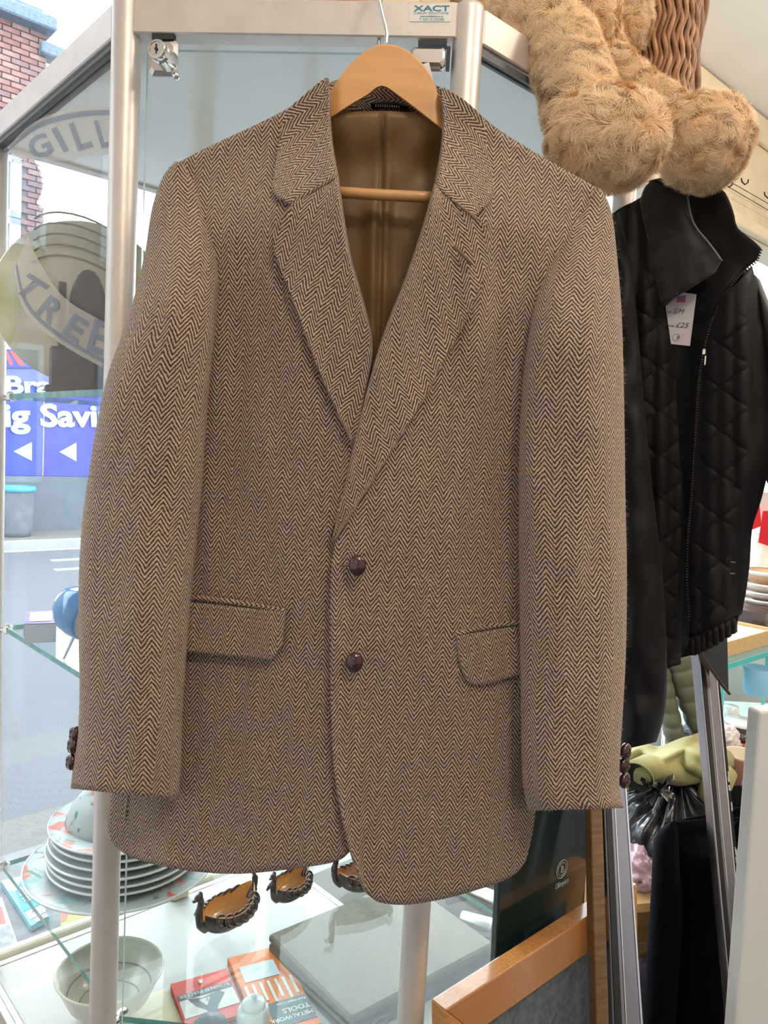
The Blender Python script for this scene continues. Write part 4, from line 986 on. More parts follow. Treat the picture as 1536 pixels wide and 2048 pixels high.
longship((662, 1792), (790, 1760), 'brown longship ornament half hidden by the front hem of the jacket', 1.0, mat('pinkish_tan_glaze', (0.42, 0.20, 0.12), 0.25, coat=0.4))

# ------------------------------------------------------------------ things on the case floor
zd = DECK + 0.0008
M_hide = mat('grey_green_leatherette', (0.20, 0.17, 0.115), 0.6, var=0.18, vscale=90, bumpk=0.8, bscale=900)
M_hide2 = mat('dark_worn_leatherette', (0.075, 0.072, 0.062), 0.6, var=0.3, vscale=90, bumpk=0.6, bscale=900)
zt2 = DECK + 0.043
Aq, Fq, Cq = atZ(529, 1871, zt2), atZ(703, 2036, zt2), atZ(988, 1885, zt2)
e1 = Cq - Fq; e1.z = 0; e2 = Aq - Fq; e2.z = 0; n1 = e1.normalized(); n2 = Vector((-n1.y, n1.x, 0)); e2 = n2 * e2.dot(n2)
bc_ = Vector((Fq.x, Fq.y, 0)) + (e1 + e2) / 2
bf_ = thing('canteen_case', 'flat grey green leatherette case lying on the floor of the display case', 'case', Vector((bc_.x, bc_.y, zd)))
mb = MB(); mb.box(Vector((bc_.x, bc_.y, zd + 0.0135)), (e1.length, e2.length, 0.027), (n1, n2, UP), bev=0.004); mb.build('tray', M_hide, bf_)
mb = MB(); mb.box(Vector((bc_.x, bc_.y, zd + 0.0350)), (e1.length + 0.001, e2.length + 0.001, 0.0150), (n1, n2, UP), bev=0.004); mb.build('lid', M_hide, bf_)
mb = MB(); f0 = Vector((Fq.x, Fq.y, zd)) + n1 * (e1.length / 2); mb.box(f0 - n2 * 0.0006 + UP * 0.0135, (e1.length - 0.012, 0.0016, 0.024), (n1, n2, UP)); mb.build('front_panel', M_hide2, bf_)
mb = MB(); hc = Vector((Fq.x, Fq.y, zd)) + n1 * 0.055 - n2 * 0.003 + UP * 0.014
mb.tube([hc + n1 * (0.016 * cos(t)) + UP * (0.006 * sin(t)) for t in [2 * pi * k / 24 for k in range(25)]], 0.0014, 6); mb.build('latch', mat('tarnished_brass', (0.25, 0.22, 0.15), 0.4, metal=0.8), bf_, smooth=True)
# books
def book(label, name, c4, th, mcover, mpage=None, z0=zd):
    P4 = [atZ(x, y, z0 + th) for x, y in c4]; e1 = P4[1] - P4[0]; n1 = e1.normalized(); n2 = Vector((-n1.y, n1.x, 0)); w2 = max(abs((P4[3] - P4[0]).dot(n2)), abs((P4[2] - P4[1]).dot(n2)))
    sgn = 1 if (P4[3] - P4[0]).dot(n2) > 0 else -1; ln = e1.length
    c = P4[0] + e1 / 2 + n2 * (sgn * w2 / 2); c.z = z0
    t = thing(name, label, 'book', c)
    mb = MB(); mb.box(c + UP * (th / 2), (ln - 0.004, w2 - 0.003, th - 0.003), (n1, n2, UP)); mb.build('page_block', mpage or mat('yellowed_pages', (0.62, 0.50, 0.34), 0.8, var=0.15, vscale=200, stretch=(1, 1, 6)), t)
    mb = MB()
    mb.box(c + UP * (th - 0.0008), (ln, w2, 0.0016), (n1, n2, UP)); mb.box(c + UP * 0.0008, (ln, w2, 0.0016), (n1, n2, UP)); mb.box(c + UP * (th / 2) - n1 * (ln / 2 - 0.0008), (0.0016, w2, th), (n1, n2, UP)); cv = mb.build('cover', mcover, t)
    return t, cv, P4, c, n1, n2 * sgn, ln, w2, z0 + th
M_bred = mat('faded_red_cover', (0.74, 0.055, 0.03), 0.5, var=0.12, vscale=14); M_bgrey = mat('slate_print', (0.10, 0.12, 0.15), 0.5); M_bwhite = mat('cream_print', (0.74, 0.70, 0.64), 0.5); M_borange = mat('orange_cover', (0.78, 0.18, 0.02), 0.5, var=0.1, vscale=14)
t, cv, P4, c, n1, n2, ln, w2, zt = book('red softback book with a slate bird drawing lying on the case floor', 'red_book', [(341, 1968), (452, 1937), (516, 2010), (381, 2060)], 0.009, M_bred)
# cover frame: u runs along edge 0-1 (far edge), v towards the camera
def cover_pt(u, v, dz=0.0006): return Vector((0, 0, 0)) + (c - n1 * ln / 2 - n2 * w2 / 2) + n1 * (u * ln) + n2 * (v * w2) + UP * (zt - c.z + dz)
def cover_quad(us, name, m, par, dz=0.0005):
    mb = MB(); mb.prism([cover_pt(u, v, dz) for u, v in us], UP * 0.0003); return mb.build(name, m, par)
cover_quad([(0.03, 0.30), (0.97, 0.30), (0.97, 0.78), (0.03, 0.78)], 'printed_panel', M_bwhite, cv)
cover_quad([(0.03, 0.30), (0.97, 0.30), (0.97, 0.42), (0.03, 0.42)], 'title_band', M_bgrey, cv, 0.0009)
cover_quad([(0.18, 0.42), (0.42, 0.48), (0.72, 0.42), (0.80, 0.50), (0.62, 0.70), (0.46, 0.98), (0.38, 1.0), (0.42, 0.74), (0.26, 0.60)], 'bird_drawing', M_bgrey, cv, 0.0009)
cover_quad([(0.34, 0.50), (0.54, 0.50), (0.44, 0.66)], 'white_mark', M_bwhite, cv, 0.0013)
text('RONALD WALKER', cover_pt(0.93, 0.32, 0.0014), -n1, n2 * 1.0, ln * 0.105, M_bwhite, cv, bold=0.01, ext=0.0001)
text('F', cover_pt(0.50, 0.50, 0.0016), -n1, n2, ln * 0.13, M_bgrey, cv, ext=0.0001)
cover_quad([(0.46, 0.09), (0.52, 0.09), (0.52, 0.17), (0.46, 0.17)], 'publisher_mark', M_bwhite, cv, 0.0009)
t, cv, P4, c, n1, n2, ln, w2, zt = book('orange and white striped paperback about tools beside the grey case', 'orange_book', [(455, 1916), (560, 1890), (668, 2030), (545, 2075)], 0.014, M_borange)
for k in range(7): 
    u0 = 0.06 + 0.135 * k; cover_quad([(u0, 0.40), (u0 + 0.05, 0.40), (u0 + 0.05, 0.62 + 0.05 * (k % 2)), (u0, 0.62 + 0.05 * (k % 2))], 'white_stripe', M_bwhite, cv)
cover_quad([(0.12, 0.16), (0.75, 0.16), (0.75, 0.36), (0.12, 0.36)], 'picture_label', mat('pale_blue_print', (0.52, 0.62, 0.72), 0.5, var2=(0.8, 0.8, 0.8), vscale=50), cv)
cover_quad([(0.30, 0.66), (0.99, 0.66), (0.99, 0.93), (0.30, 0.93)], 'title_panel', M_bgrey, cv)
for tx, v, s in (('METALWORK', 0.84, 0.12), ('TOOLS', 0.76, 0.15), ('And their Uses', 0.69, 0.085)): text(tx, cover_pt(0.97, v, 0.0012), -n1, n2, ln * s, M_bwhite, cv, bold=0.02, ext=0.0001)
mb = MB(); mb.lathe([(0, 0.0012), (0.011, 0.0012), (0.011, 0.0006), (0.0, 0.0006)], cover_pt(0.17, 0.74, 0.0), 20); mb.build('number_disc', M_bwhite, cv)
text('6', cover_pt(0.24, 0.71, 0.0016), -n1, n2, ln * 0.16, M_bgrey, cv, bold=0.02, ext=0.0001)
pa = MB(); pa.prism([atZ(x, y, zd) for x, y in ((236, 2010), (335, 1978), (372, 2060), (255, 2110))], UP * 0.0015); tag(pa.build('paper_sheet', mat('cream_paper', (0.76, 0.70, 0.50), 0.7, var=0.05)), 'cream paper sheet lying left of the red book', 'paper')
# grey stone and white pot near the books, on the case floor
st_ = atZ(420, 2062, zd + 0.02); mb = MB(); mb.blob(st_, (0.028, 0.026, 0.024), None, 20, 12, 0, lambda q_: 1 + 0.12 * nz(q_.x * 2, q_.y * 2, q_.z * 2)); tag(mb.build('dark_stone', mat('slate_stone', (0.05, 0.06, 0.07), 0.45, var=0.4, vscale=80), smooth=True), 'rounded dark slate stone in front of the red book', 'stone')
po = atZ(505, 2068, zd); jt = thing('white_jar', 'small white glazed jar standing in front of the orange book', 'jar', po)
mb = MB(); mb.lathe([(0, 0), (0.022, 0), (0.025, 0.006), (0.026, 0.034), (0.022, 0.044), (0.017, 0.047), (0.015, 0.044), (0.0, 0.04)], po, 28); mb.build('jar_body', M_china, jt, smooth=True)
mb = MB(); mb.lathe([(0, 0.045), (0.018, 0.045), (0.019, 0.05), (0.014, 0.055), (0.004, 0.057), (0.005, 0.063), (0, 0.065)], po, 24); mb.build('lid', M_china, jt, smooth=True)
# cream bowl at the left
cb = AB(-0.22, 0.115, zd); bwl = thing('cream_bowl', 'large cream glazed bowl with grey brushed rings on the case floor', 'bowl', cb)
mb = MB(); mb.lathe([(0, 0), (0.035, 0), (0.037, 0.006), (0.062, 0.03), (0.078, 0.066), (0.080, 0.072), (0.077, 0.072), (0.060, 0.034), (0.034, 0.010), (0, 0.008)], cb, 56, mis=None); mb.build('bowl_body', mat('cream_stoneware', (0.66, 0.64, 0.54), 0.3, var=0.12, vscale=22, coat=0.3), bwl, smooth=True)
for r, zz in ((0.045, 0.0192), (0.062, 0.0385)):
    mb = MB(); mb.tube([cb + Vector((r * cos(a), r * sin(a), zz + 0.001)) for a in [2 * pi * k / 48 for k in range(49)]], 0.0012, 6); mb.build('painted_ring', mat('grey_brushed_glaze', (0.35, 0.33, 0.29), 0.4), bwl, smooth=True)
mb = MB(); mb.lathe([(0.0765, 0.0715), (0.079, 0.0740), (0.0815, 0.0715), (0.079, 0.069)], cb, 56); mb.build('rim', mat('pale_rim_glaze', (0.78, 0.76, 0.64), 0.25), bwl, smooth=True)
# steel tumblers
M_steel = mat('brushed_steel', (0.62, 0.60, 0.57), 0.22, metal=1.0, bumpk=0.05, bscale=300, stretch=(1, 1, 12))
for (p0, p1, r, lab) in (((985, 1858), (922, 1838), 0.019, 'steel tumbler lying on its side nearest the wooden frame'), ((1010, 1812), (935, 1780), 0.021, 'steel tumbler lying behind the nearest tumbler, partly under the jacket hem')):
    a = atZ(*p0, zd + r + 0.001); b = atZ(*p1, zd + r + 0.001); d = (b - a).normalized(); Lt = min(0.085, (b - a).length); t = thing('steel_tumbler', lab, 'tumbler', Vector((a.x, a.y, zd)), 'steel tumblers on the case floor')
    mb = MB(); mb.lathe([(r * 0.93, 0.001), (r, 0.0), (r * 0.98, 0.002), (r * 0.82, Lt - 0.002), (r * 0.78, Lt), (0, Lt), (0, Lt - 0.002), (r * 0.76, Lt - 0.003), (r * 0.9, 0.004), (r * 0.93, 0.001)], a, 32, axis=d); mb.build('cup', M_steel, t, smooth=True)
    mb = MB(); mb.lathe([(r * 0.95, -0.001), (r * 1.03, 0.0), (r * 1.0, 0.0025), (r * 0.94, 0.001)], a, 32, axis=d); mb.build('rolled_rim', M_chrome, t, smooth=True)
kn = MB(); kc = atZ(893, 1800, zd + 0.008); kn.tube([kc, kc + Vector((0.03, 0.012, 0)), kc + Vector((0.06, 0.02, 0))], [0.009, 0.008, 0.009], 14); tag(kn.build('dark_spool', mat('dark_metal', (0.05, 0.05, 0.05), 0.35, metal=0.6), smooth=True), 'small dark metal spool lying left of the tumblers', 'spool')
# packets on the window ledge
zl = 0.442
def packet(name, label, c4, th, parts):
    P4 = [atZ(x, y, zl + th) for x, y in c4]; t = thing(name, label, 'packet', Vector((P4[0].x, P4[0].y, zl)))
    mb = MB(); q = [Vector((p.x, p.y, zl + 0.0005)) for p in P4]; mb.hexa(q + [Vector((p.x, p.y, zl + th)) for p in P4]); body = mb.build('packet_body', parts[0], t)
    f = lambda u, v: (P4[0] * (1 - u) + P4[1] * u) * (1 - v) + (P4[3] * (1 - u) + P4[2] * u) * v
    for k, (poly, m, nm) in enumerate(parts[1:]):
        mb = MB(); mb.prism([f(*p) + UP * (0.0003 + 0.0002 * k) for p in poly], UP * 0.0002); mb.build(nm, m, t)
    return t, f
M_turq = mat('turquoise_card', (0.01, 0.30, 0.46), 0.5); M_wcard = mat('white_card_print', (0.55, 0.58, 0.60), 0.55)
t, f = packet('turquoise_packet', 'turquoise and white card packet on the window ledge left of the plates', [(2, 1762), (46, 1752), (98, 1832), (62, 1852)], 0.012,
    [mat('pale_turquoise_card', (0.14, 0.42, 0.52), 0.5), ([(0.0, 0.0), (1, 0.0), (1, 0.08), (0.45, 0.3), (0.0, 0.25)], M_wcard, 'white_flap'), ([(0.9, 0.04), (1, 0.1), (1, 0.72), (0.06, 0.72), (0.3, 0.3)], M_turq, 'turquoise_panel'), ([(0.1, 0.74), (1, 0.74), (1, 0.9), (0.1, 0.9)], M_wcard, 'white_band'), ([(0.3, 0.92), (0.9, 0.92), (0.9, 1.0), (0.3, 1.0)], mat('pink_print', (0.6, 0.25, 0.28), 0.5), 'pink_print')])
d1 = (f(0.5, 0.8) - f(0.5, 0.2)).normalized(); d2 = (f(0.9, 0.5) - f(0.1, 0.5)).normalized()
text('imbof', f(0.36, 0.25) + UP * 0.002, d1, d2, 0.026, M_wcard, t, bold=0.02, ext=0.0002); text('H', f(0.4, 0.76) + UP * 0.002, d1, d2, 0.012, mat('red_print', (0.7, 0.05, 0.07), 0.5), t, bold=0.03, ext=0.0002)
packet('red_magazine', 'red and white magazine on the window ledge at the left edge', [(-60, 1800), (4, 1795), (40, 1900), (-30, 1925)], 0.006, [M_wcard, ([(0, 0.18), (0.9, 0.18), (0.86, 0.5), (0, 0.5)], mat('coral_red_print', (0.75, 0.12, 0.10), 0.5), 'red_block'), ([(0, 0.55), (0.95, 0.55), (0.95, 1), (0, 1)], mat('grey_photo_print', (0.25, 0.28, 0.30), 0.5, var=0.5, vscale=40), 'photo_print')])
packet('yellow_packet', 'pale yellow packet on the window ledge under the plate stack', [(122, 1822), (196, 1806), (196, 1850), (120, 1868)], 0.014, [mat('dull_yellow_card', (0.36, 0.32, 0.08), 0.5, var=0.1, vscale=20), ([(0, 0), (0.3, 0), (0.12, 0.5), (0, 0.5)], mat('coral_red_print', (0.75, 0.12, 0.10), 0.5), 'red_flash')])
packet('yellow_card', 'flat cream and red card on the ledge right of the yellow packet', [(205, 1834), (268, 1818), (262, 1842), (205, 1858)], 0.004, [mat('cream_paper', (0.76, 0.70, 0.50), 0.7), ([(0.1, 0.2), (0.9, 0.2), (0.9, 0.5), (0.1, 0.5)], mat('coral_red_print', (0.75, 0.12, 0.10), 0.5), 'red_line')])
# reflected lettering, painted as mirrored letters on the rear pane of the case
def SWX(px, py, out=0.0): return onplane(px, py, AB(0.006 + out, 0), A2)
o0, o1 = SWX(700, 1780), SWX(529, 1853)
text('ownership', o0, Vector((o1.x - o0.x, o1.y - o0.y, 0)), UP, 0.043, mat('pale_reflected_lettering', (0.42, 0.45, 0.46), 0.6), case, ext=0.0002, width=Vector((o1.x - o0.x, o1.y - o0.y, 0)).length)
# ------------------------------------------------------------------ teddy bear sitting on the case
def fur_mat():
    m = bpy.data.materials.new('golden_plush_fur'); MATS['golden_plush_fur'] = m
    N, L = nodes(m); b = N['Principled BSDF']; b.inputs['Roughness'].default_value = 0.8; b.inputs['Specular IOR Level'].default_value = 0.2
    b.inputs['Sheen Weight'].default_value = 0.4; b.inputs['Sheen Tint'].default_value = (1, 0.85, 0.65, 1)
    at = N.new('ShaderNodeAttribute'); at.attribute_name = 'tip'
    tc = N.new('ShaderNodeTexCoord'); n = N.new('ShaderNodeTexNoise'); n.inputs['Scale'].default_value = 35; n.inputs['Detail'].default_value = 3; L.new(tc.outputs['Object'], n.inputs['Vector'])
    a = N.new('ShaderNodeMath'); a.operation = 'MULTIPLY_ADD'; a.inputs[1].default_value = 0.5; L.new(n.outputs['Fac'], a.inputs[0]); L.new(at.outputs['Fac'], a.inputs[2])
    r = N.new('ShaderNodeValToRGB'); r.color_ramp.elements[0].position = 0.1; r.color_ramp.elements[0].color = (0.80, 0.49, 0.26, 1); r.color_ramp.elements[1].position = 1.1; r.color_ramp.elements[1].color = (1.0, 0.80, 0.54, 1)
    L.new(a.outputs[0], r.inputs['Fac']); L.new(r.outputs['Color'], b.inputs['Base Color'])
    return m
M_fur = fur_mat(); M_plush = mat('plush_backing', (0.82, 0.54, 0.30), 0.9, var=0.2, vscale=60, bumpk=0.8, bscale=250)
def bp_(px, py, Y): return atY(px, py, Y)
def pr(px, Y): return px * Y / FPX
ztop = zrt + 0.003
limbs = []     # each: list of (centre, radius) balls swept
leg1 = [(bp_(985, 22, 1.00), .046), (bp_(1050, 42, 0.955), .046), (bp_(1120, 95, 0.92), .040), (bp_(1148, 160, 0.885), .037), (bp_(1165, 225, 0.865), .040)]
leg2 = [(bp_(1120, 40, 1.06), .055), (bp_(1215, 140, 1.00), .030), (bp_(1285, 200, 0.95), .026), (bp_(1350, 250, 0.915), .030)]
foot1 = (bp_(1212, 282, 0.825), (pr(112, .83), .058, pr(92, .83)))
foot2 = (bp_(1408, 286, 0.895), (pr(86, .895), .052, pr(86, .895)))
arm1 = [(bp_(1120, -120, 1.04), .05), (bp_(1190, -30, 1.00), .028), (bp_(1196, 52, 0.98), .023)]
arm2 = [(bp_(1190, -150, 1.10), .05), (bp_(1255, -30, 1.05), .030), (bp_(1262, 54, 1.03), .025)]
torso = (bp_(1075, -95, 1.10), (0.135, 0.11, 0.16))
belly = (bp_(1020, 10, 1.03), (0.075, 0.06, 0.046))
head = (bp_(1060, -390, 1.10), (0.115, 0.10, 0.105))
def swept(balls, n=8):
    out = []
    for i in range(len(balls) - 1):
        for k in range(n):
            t = k / n; out.append((balls[i][0].lerp(balls[i + 1][0], t), lerp(balls[i][1], balls[i + 1][1], t)))
    out.append(balls[-1]); return out
prims = [(c, (r, r, r)) for L_ in (leg1, leg2, arm1, arm2) for c, r in swept(L_)] + [foot1, foot2, torso, belly, head]
prims += [(head[0] + Vector((s * 0.085, 0.0, 0.085)), (0.04, 0.022, 0.04)) for s in (-1, 1)] + [(head[0] + Vector((0, -0.09, -0.03)), (0.05, 0.045, 0.038))]
tb_ = thing('teddy_bear', 'golden curly plush teddy bear sitting on top of the display case, legs hanging down', 'teddy bear', Vector((torso[0].x, torso[0].y, ztop)))
mb = MB()
for c, r in prims:
    mb.blob(c, r, None, 20, 14)
bd = mb.build('body', M_plush, tb_, smooth=True)
rm = bd.modifiers.new('one_skin', 'REMESH'); rm.mode = 'VOXEL'; rm.voxel_size = 0.006; rm.use_smooth_shade = True
sm_ = bd.modifiers.new('soften', 'SMOOTH'); sm_.iterations = 6
for s in (-1, 1):
    mb = MB(); mb.blob(head[0] + Vector((s * 0.042, -0.092, 0.025)), (0.012, 0.008, 0.012)); mb.build('eye', M_black, tb_, smooth=True)
mb = MB(); mb.blob(head[0] + Vector((0, -0.135, -0.012)), (0.020, 0.012, 0.014)); mb.build('nose', M_black, tb_, smooth=True)
# fur: curled locks of ribbons
rnd = random.Random(11)
def inside(p, skip):
    for k, (c, r) in enumerate(prims):
        if k == skip: continue
        d = p - c
        if (d.x / r[0]) ** 2 + (d.y / r[1]) ** 2 + (d.z / r[2]) ** 2 < 0.86: return True
    return False
FV = []; FF = []; FT = []
def lock(p, n, Ln, nst, seed):
    a = noise.noise_vector(p * 55.0 + Vector((3, 7, 1))); t = a - n * a.dot(n)
    if t.length < 1e-4: t = n.orthogonal()
    t.normalize(); b = n.cross(t)
    tint = rnd.uniform(-0.14, 0.14)
    curl = 5.5 * nz(p.x * 70, p.y * 70, p.z * 70 + 5)
    for s in range(nst):
        o = p + t * rnd.gauss(0, 0.0017) + b * rnd.gauss(0, 0.0017) - n * 0.002
        L_ = Ln * rnd.uniform(0.7, 1.15); cu = curl + rnd.gauss(0, 0.3); ph = rnd.gauss(0, 0.16); lift = rnd.uniform(0.25, 0.55)
        q = o; dirw = (t * cos(ph) + b * sin(ph)); wv = rnd.uniform(0.00022, 0.00040); base = len(FV); ns = 5
        side = n.cross(dirw).normalized()
        tipc = tint + rnd.uniform(-0.05, 0.05)
        for i in range(ns + 1):
            k = i / ns; hw = wv * (1 - 0.75 * k)
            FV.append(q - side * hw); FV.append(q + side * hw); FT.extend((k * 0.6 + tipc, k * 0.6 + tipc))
            ang = cu * k * 1.3
            d = dirw * cos(ang) + side * sin(ang)
            q = q + (d * (0.45 + 0.5 * k) + n * (lift * (1 - 1.15 * k))).normalized() * (L_ / ns)
        for i in range(ns): FF.append((base + 2 * i, base + 2 * i + 1, base + 2 * i + 3, base + 2 * i + 2))
for k, (c, r) in enumerate(prims):
    if c.z > 2.2: continue
    foot = r[0] > 0.05 and k < len(prims) - 3 and (c is foot1[0] or c is foot2[0])
    area = 4 * pi * ((r[0] * r[1]) ** 1.6 / 3 + (r[0] * r[2]) ** 1.6 / 3 + (r[1] * r[2]) ** 1.6 / 3) ** (1 / 1.6)
    N_ = int(area * (60000 if c.y < 1.2 else 20000))
    for _ in range(N_):
        v = Vector((rnd.gauss(0, 1), rnd.gauss(0, 1), rnd.gauss(0, 1))).normalized()
        p = c + Vector((v.x * r[0], v.y * r[1], v.z * r[2])); n = Vector((v.x / r[0], v.y / r[1], v.z / r[2])).normalized()
        if n.dot((CAM - p).normalized()) < -0.35 or p.z > 2.06 or inside(p, k): continue
        lock(p, n, 0.017, 12, k)
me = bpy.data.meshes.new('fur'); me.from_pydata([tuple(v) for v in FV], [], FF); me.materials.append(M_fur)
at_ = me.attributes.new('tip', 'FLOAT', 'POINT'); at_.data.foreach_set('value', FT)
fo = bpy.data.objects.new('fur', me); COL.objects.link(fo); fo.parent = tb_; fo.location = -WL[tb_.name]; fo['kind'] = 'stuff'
print('fur quads', len(FF))

# ------------------------------------------------------------------ wicker basket on the case
M_wick = [mat('willow_%d' % i, c, 0.55, var=0.25, vscale=60, coat=0.1) for i, c in enumerate(((0.34, 0.165, 0.075), (0.42, 0.22, 0.105), (0.26, 0.12, 0.055)))]
bk = thing('wicker_basket', 'brown wicker basket standing upright behind the teddy bear', 'basket', atZ(1340, 215, ztop))
YB = 1.08; bl = atY(1240, 215, YB); br = atY(1398, 190, YB); hb_ = 0.34; wB = (br - bl).length; xb = Vector((br.x - bl.x, 0, 0)).normalized()
zb0 = ztop + 0.002
def bskin(u, v):     # u around the rounded front, v up
    th = pi * (0.04 + 0.92 * u); cx = (bl.x + br.x) / 2 + 0.002
    flare = 1 + 0.10 * v
    return Vector((cx - cos(th) * wB * 0.50 * flare, YB + 0.07 - sin(th) * 0.085 * flare, zb0 + hb_ * v))
mb = MB(); mb.grid(lambda u, v: bskin(u, v) + Vector((0, 0.008, 0)), 24, 8); mb.build('inner_shadow_lining', mat('willow_gap_shade', (0.07, 0.035, 0.018), 0.8), bk, smooth=True)  # dark sheet painted as the shade between the rods
nr = 27
for i in range(nr):
    u = (i + 0.5) / nr; mb = MB(); pts = []; R = []
    for k in range(49):
        v = k / 48; wig = 0.5 * ((-1) ** i) * 0 + 0.0042 * sin(v * pi * 15 + (pi if i % 2 else 0) * 0)
        p = bskin(u + 0.016 * sin(v * pi * 13), v); th = pi * (0.04 + 0.92 * u)
        out = Vector((-cos(th), -sin(th), 0)) * (0.0026 * (1 if i % 2 else -1) * cos(v * pi * 13))
        pts.append(p + out)
    mb.tube(pts, 0.0030 + 0.0006 * rnd.random(), 7); mb.build('willow_rod', M_wick[i % 3], bk, smooth=True)
for k in range(13):
    mb = MB(); v = (k + 0.5) / 13; mb.tube([bskin(j / 16, v) + Vector((0, 0.003, 0)) for j in range(17)], 0.0028, 7); mb.build('cross_rod', M_wick[(k + 1) % 3], bk, smooth=True)
for j, r in ((-0.004, 0.006), (0.006, 0.005), (0.001, 0.005)):
    mb = MB(); mb.tube([bskin(0.985, v / 20) + Vector((0.004 + j, -0.006 + 0.4 * j, 0)) + Vector((0.003 * sin(v * 0.9 + j * 900), 0.003 * cos(v * 0.9 + j * 900), 0)) for v in range(21)], r, 8); mb.build('edge_strand', M_wick[2], bk, smooth=True)
mb = MB(); mb.box(Vector(((bl.x + br.x) / 2, YB + 0.04, zb0 + 0.004)), (wB * 0.9, 0.12, 0.008)); mb.build('basket_foot', M_wick[2], bk)

# ------------------------------------------------------------------ black quilted jacket
M_nyl = mat('black_nylon', (0.0045, 0.0042, 0.0055), 0.62, var=0.2, vscale=40, spec=0.22, sheen=0.04, bumpk=0.05, bscale=120)
M_nyl2 = mat('black_fleece', (0.008, 0.008, 0.010), 0.85, sheen=0.25, bumpk=0.3, bscale=500)
KN = Vector((-0.42, -0.907, 0)).normalized()
KP = atY(1300, 800, 0.975)
def K(px, py, d): return onplane(px, py, KP + KN * d, KN)
qj = thing('quilted_jacket', 'black quilted zip jacket with price tag hanging right of the tweed blazer', 'jacket', K(1380, 1310, 0))
def kpatch(name, top, bot, left, right, nu, nv, D, m=M_nyl, thick=0.003, par=None, off=-1.0):
    f = coons(top, bot, left, right); mb = MB(); V = []
    for j in range(nv + 1):
        for i in range(nu + 1):
            x, y = f(i / nu, j / nv); V.append(K(x, y, D(x, y, i / nu, j / nv)))
    mm = nu + 1; mb.add(V, [(j * mm + i, j * mm + i + 1, j * mm + mm + i + 1, j * mm + mm + i) for j in range(nv) for i in range(nu)])
    return mb.build(name, m, par or qj, smooth=True, solid=thick, off=off)
def quilt(x, y, x0, y0, per=87.0, sl=0.76, w_=3.6):
    g = 0.0
    a = ((y - y0) - sl * (x - x0)) % per; b = ((y - y0) + sl * (x - x0)) % per
    for q_ in (a, b):
        d = min(q_, per - q_); g = max(g, exp(-(d / w_) ** 2)); 
    pa_ = abs(sin(pi * a / per)) * abs(sin(pi * b / per))
    return 0.0020 * pa_ ** 0.8 - 0.0016 * g
# inside of the coat, dark
kpatch('lining', [(1290, 400), (1400, 400), (1470, 450)], [(1340, 1300), (1370, 1290), (1400, 1290)], [(1290, 400), (1320, 700), (1340, 1300)], [(1470, 450), (1430, 800), (1400, 1290)], 10, 20, lambda x, y, u, v: -0.035, M_nyl2, 0.002)
kpatch('back_panel', [(1225, 428), (1300, 385), (1400, 375), (1490, 540)], [(1300, 1330), (1380, 1310), (1470, 1250)], [(1225, 428), (1250, 900), (1300, 1330)], [(1490, 540), (1540, 800), (1500, 1060), (1470, 1250)], 20, 30, lambda x, y, u, v: -0.045 - 0.03 * sin(pi * u))
lopen = crv([(1296, 395), (1310, 520), (1326, 610), (1341, 700), (1353, 800), (1358, 900), (1364, 1000), (1366, 1100), (1362, 1200), (1358, 1290), (1358, 1328)], 4)
kpatch('front_panel', [(1224, 428), (1260, 408), (1296, 395)], [(1310, 1348), (1358, 1328)], crv([(1224, 428), (1236, 560), (1248, 800), (1270, 1050), (1300, 1250), (1310, 1348)], 4), lopen, 56, 200,
       lambda x, y, u, v: 0.018 * sin(pi * min(1, u * 0.8 + 0.1)) * sstep(0, 0.12, v) + (quilt(x, y, 1318, 824) * sstep(0.12, 0.2, v) if x > 1240 else 0) + 0.004 * nz(x * .03, y * .006, 2) + 0.0018 * sin(x * 0.16 + 0.004 * y) - (0.006 * bump(y, 1312 - (x - 1358) * .35, 5)))
zl_ = crv([(1446, 592), (1434, 622), (1419, 660), (1408, 700), (1398, 760), (1393, 830), (1389, 910), (1383, 1000), (1376, 1080), (1374, 1160), (1378, 1230), (1376, 1280), (1371, 1311)], 4)
zr_ = crv([(1500, 535), (1528, 640), (1544, 760), (1543, 890), (1518, 1000), (1500, 1060), (1495, 1130), (1483, 1210), (1471, 1262)], 4)
kpatch('front_panel', [(1446, 592), (1475, 565), (1500, 535)], crv([(1371, 1311), (1395, 1308), (1430, 1290), (1471, 1262)], 3), zl_, zr_, 70, 200,
       lambda x, y, u, v: 0.012 + 0.022 * sin(pi * min(1, 0.15 + u * 0.85)) + quilt(x, y, 1440, 862) * sstep(0.08, 0.14, v) * sstep(0.06, 0.14, u) * (1 - sstep(0.62, 0.7, u)) + 0.005 * nz(x * .03, y * .007, 8) + 0.0012 * sin(x * 0.2) - 0.007 * bump(y, 1278 - (x - 1378) * 0.50, 5) + 0.004 * sin((x) * 0.55) * sstep(1278 - (x - 1378) * 0.50, 1290 - (x - 1378) * 0.50, y))
# sleeves as tubes
def ktube(name, outer, inner, dc, dh, n=28, m_=70, mm=M_nyl):
    ou, iu = crv(outer, 4), crv(inner, 4); V = []
    for j in range(m_ + 1):
        t = j / m_; a, b = pl(ou, t), pl(iu, t)
        for i in range(n):
            th = 2 * pi * i / n; s = cos(th); x, y = lerp(a[0], b[0], (s + 1) / 2), lerp(a[1], b[1], (s + 1) / 2)
            f_ = 1 + 0.30 * nz(x * .02, y * .009, 5) + 0.22 * nz(x * .04, y * .022, 9) + 0.10 * sin(x * .06 + y * .035)
            V.append(K(x, y, dc + dh * sin(th) * f_ * sstep(-0.1, 0.12, t)))
    mb = MB(); mb.add(V, [(j * n + i, j * n + (i + 1) % n, j * n + n + (i + 1) % n, j * n + n + i) for j in range(m_) for i in range(n)]); mb.add(V[-n:], [tuple(range(n))])
    return mb.build(name, mm, qj, smooth=True)
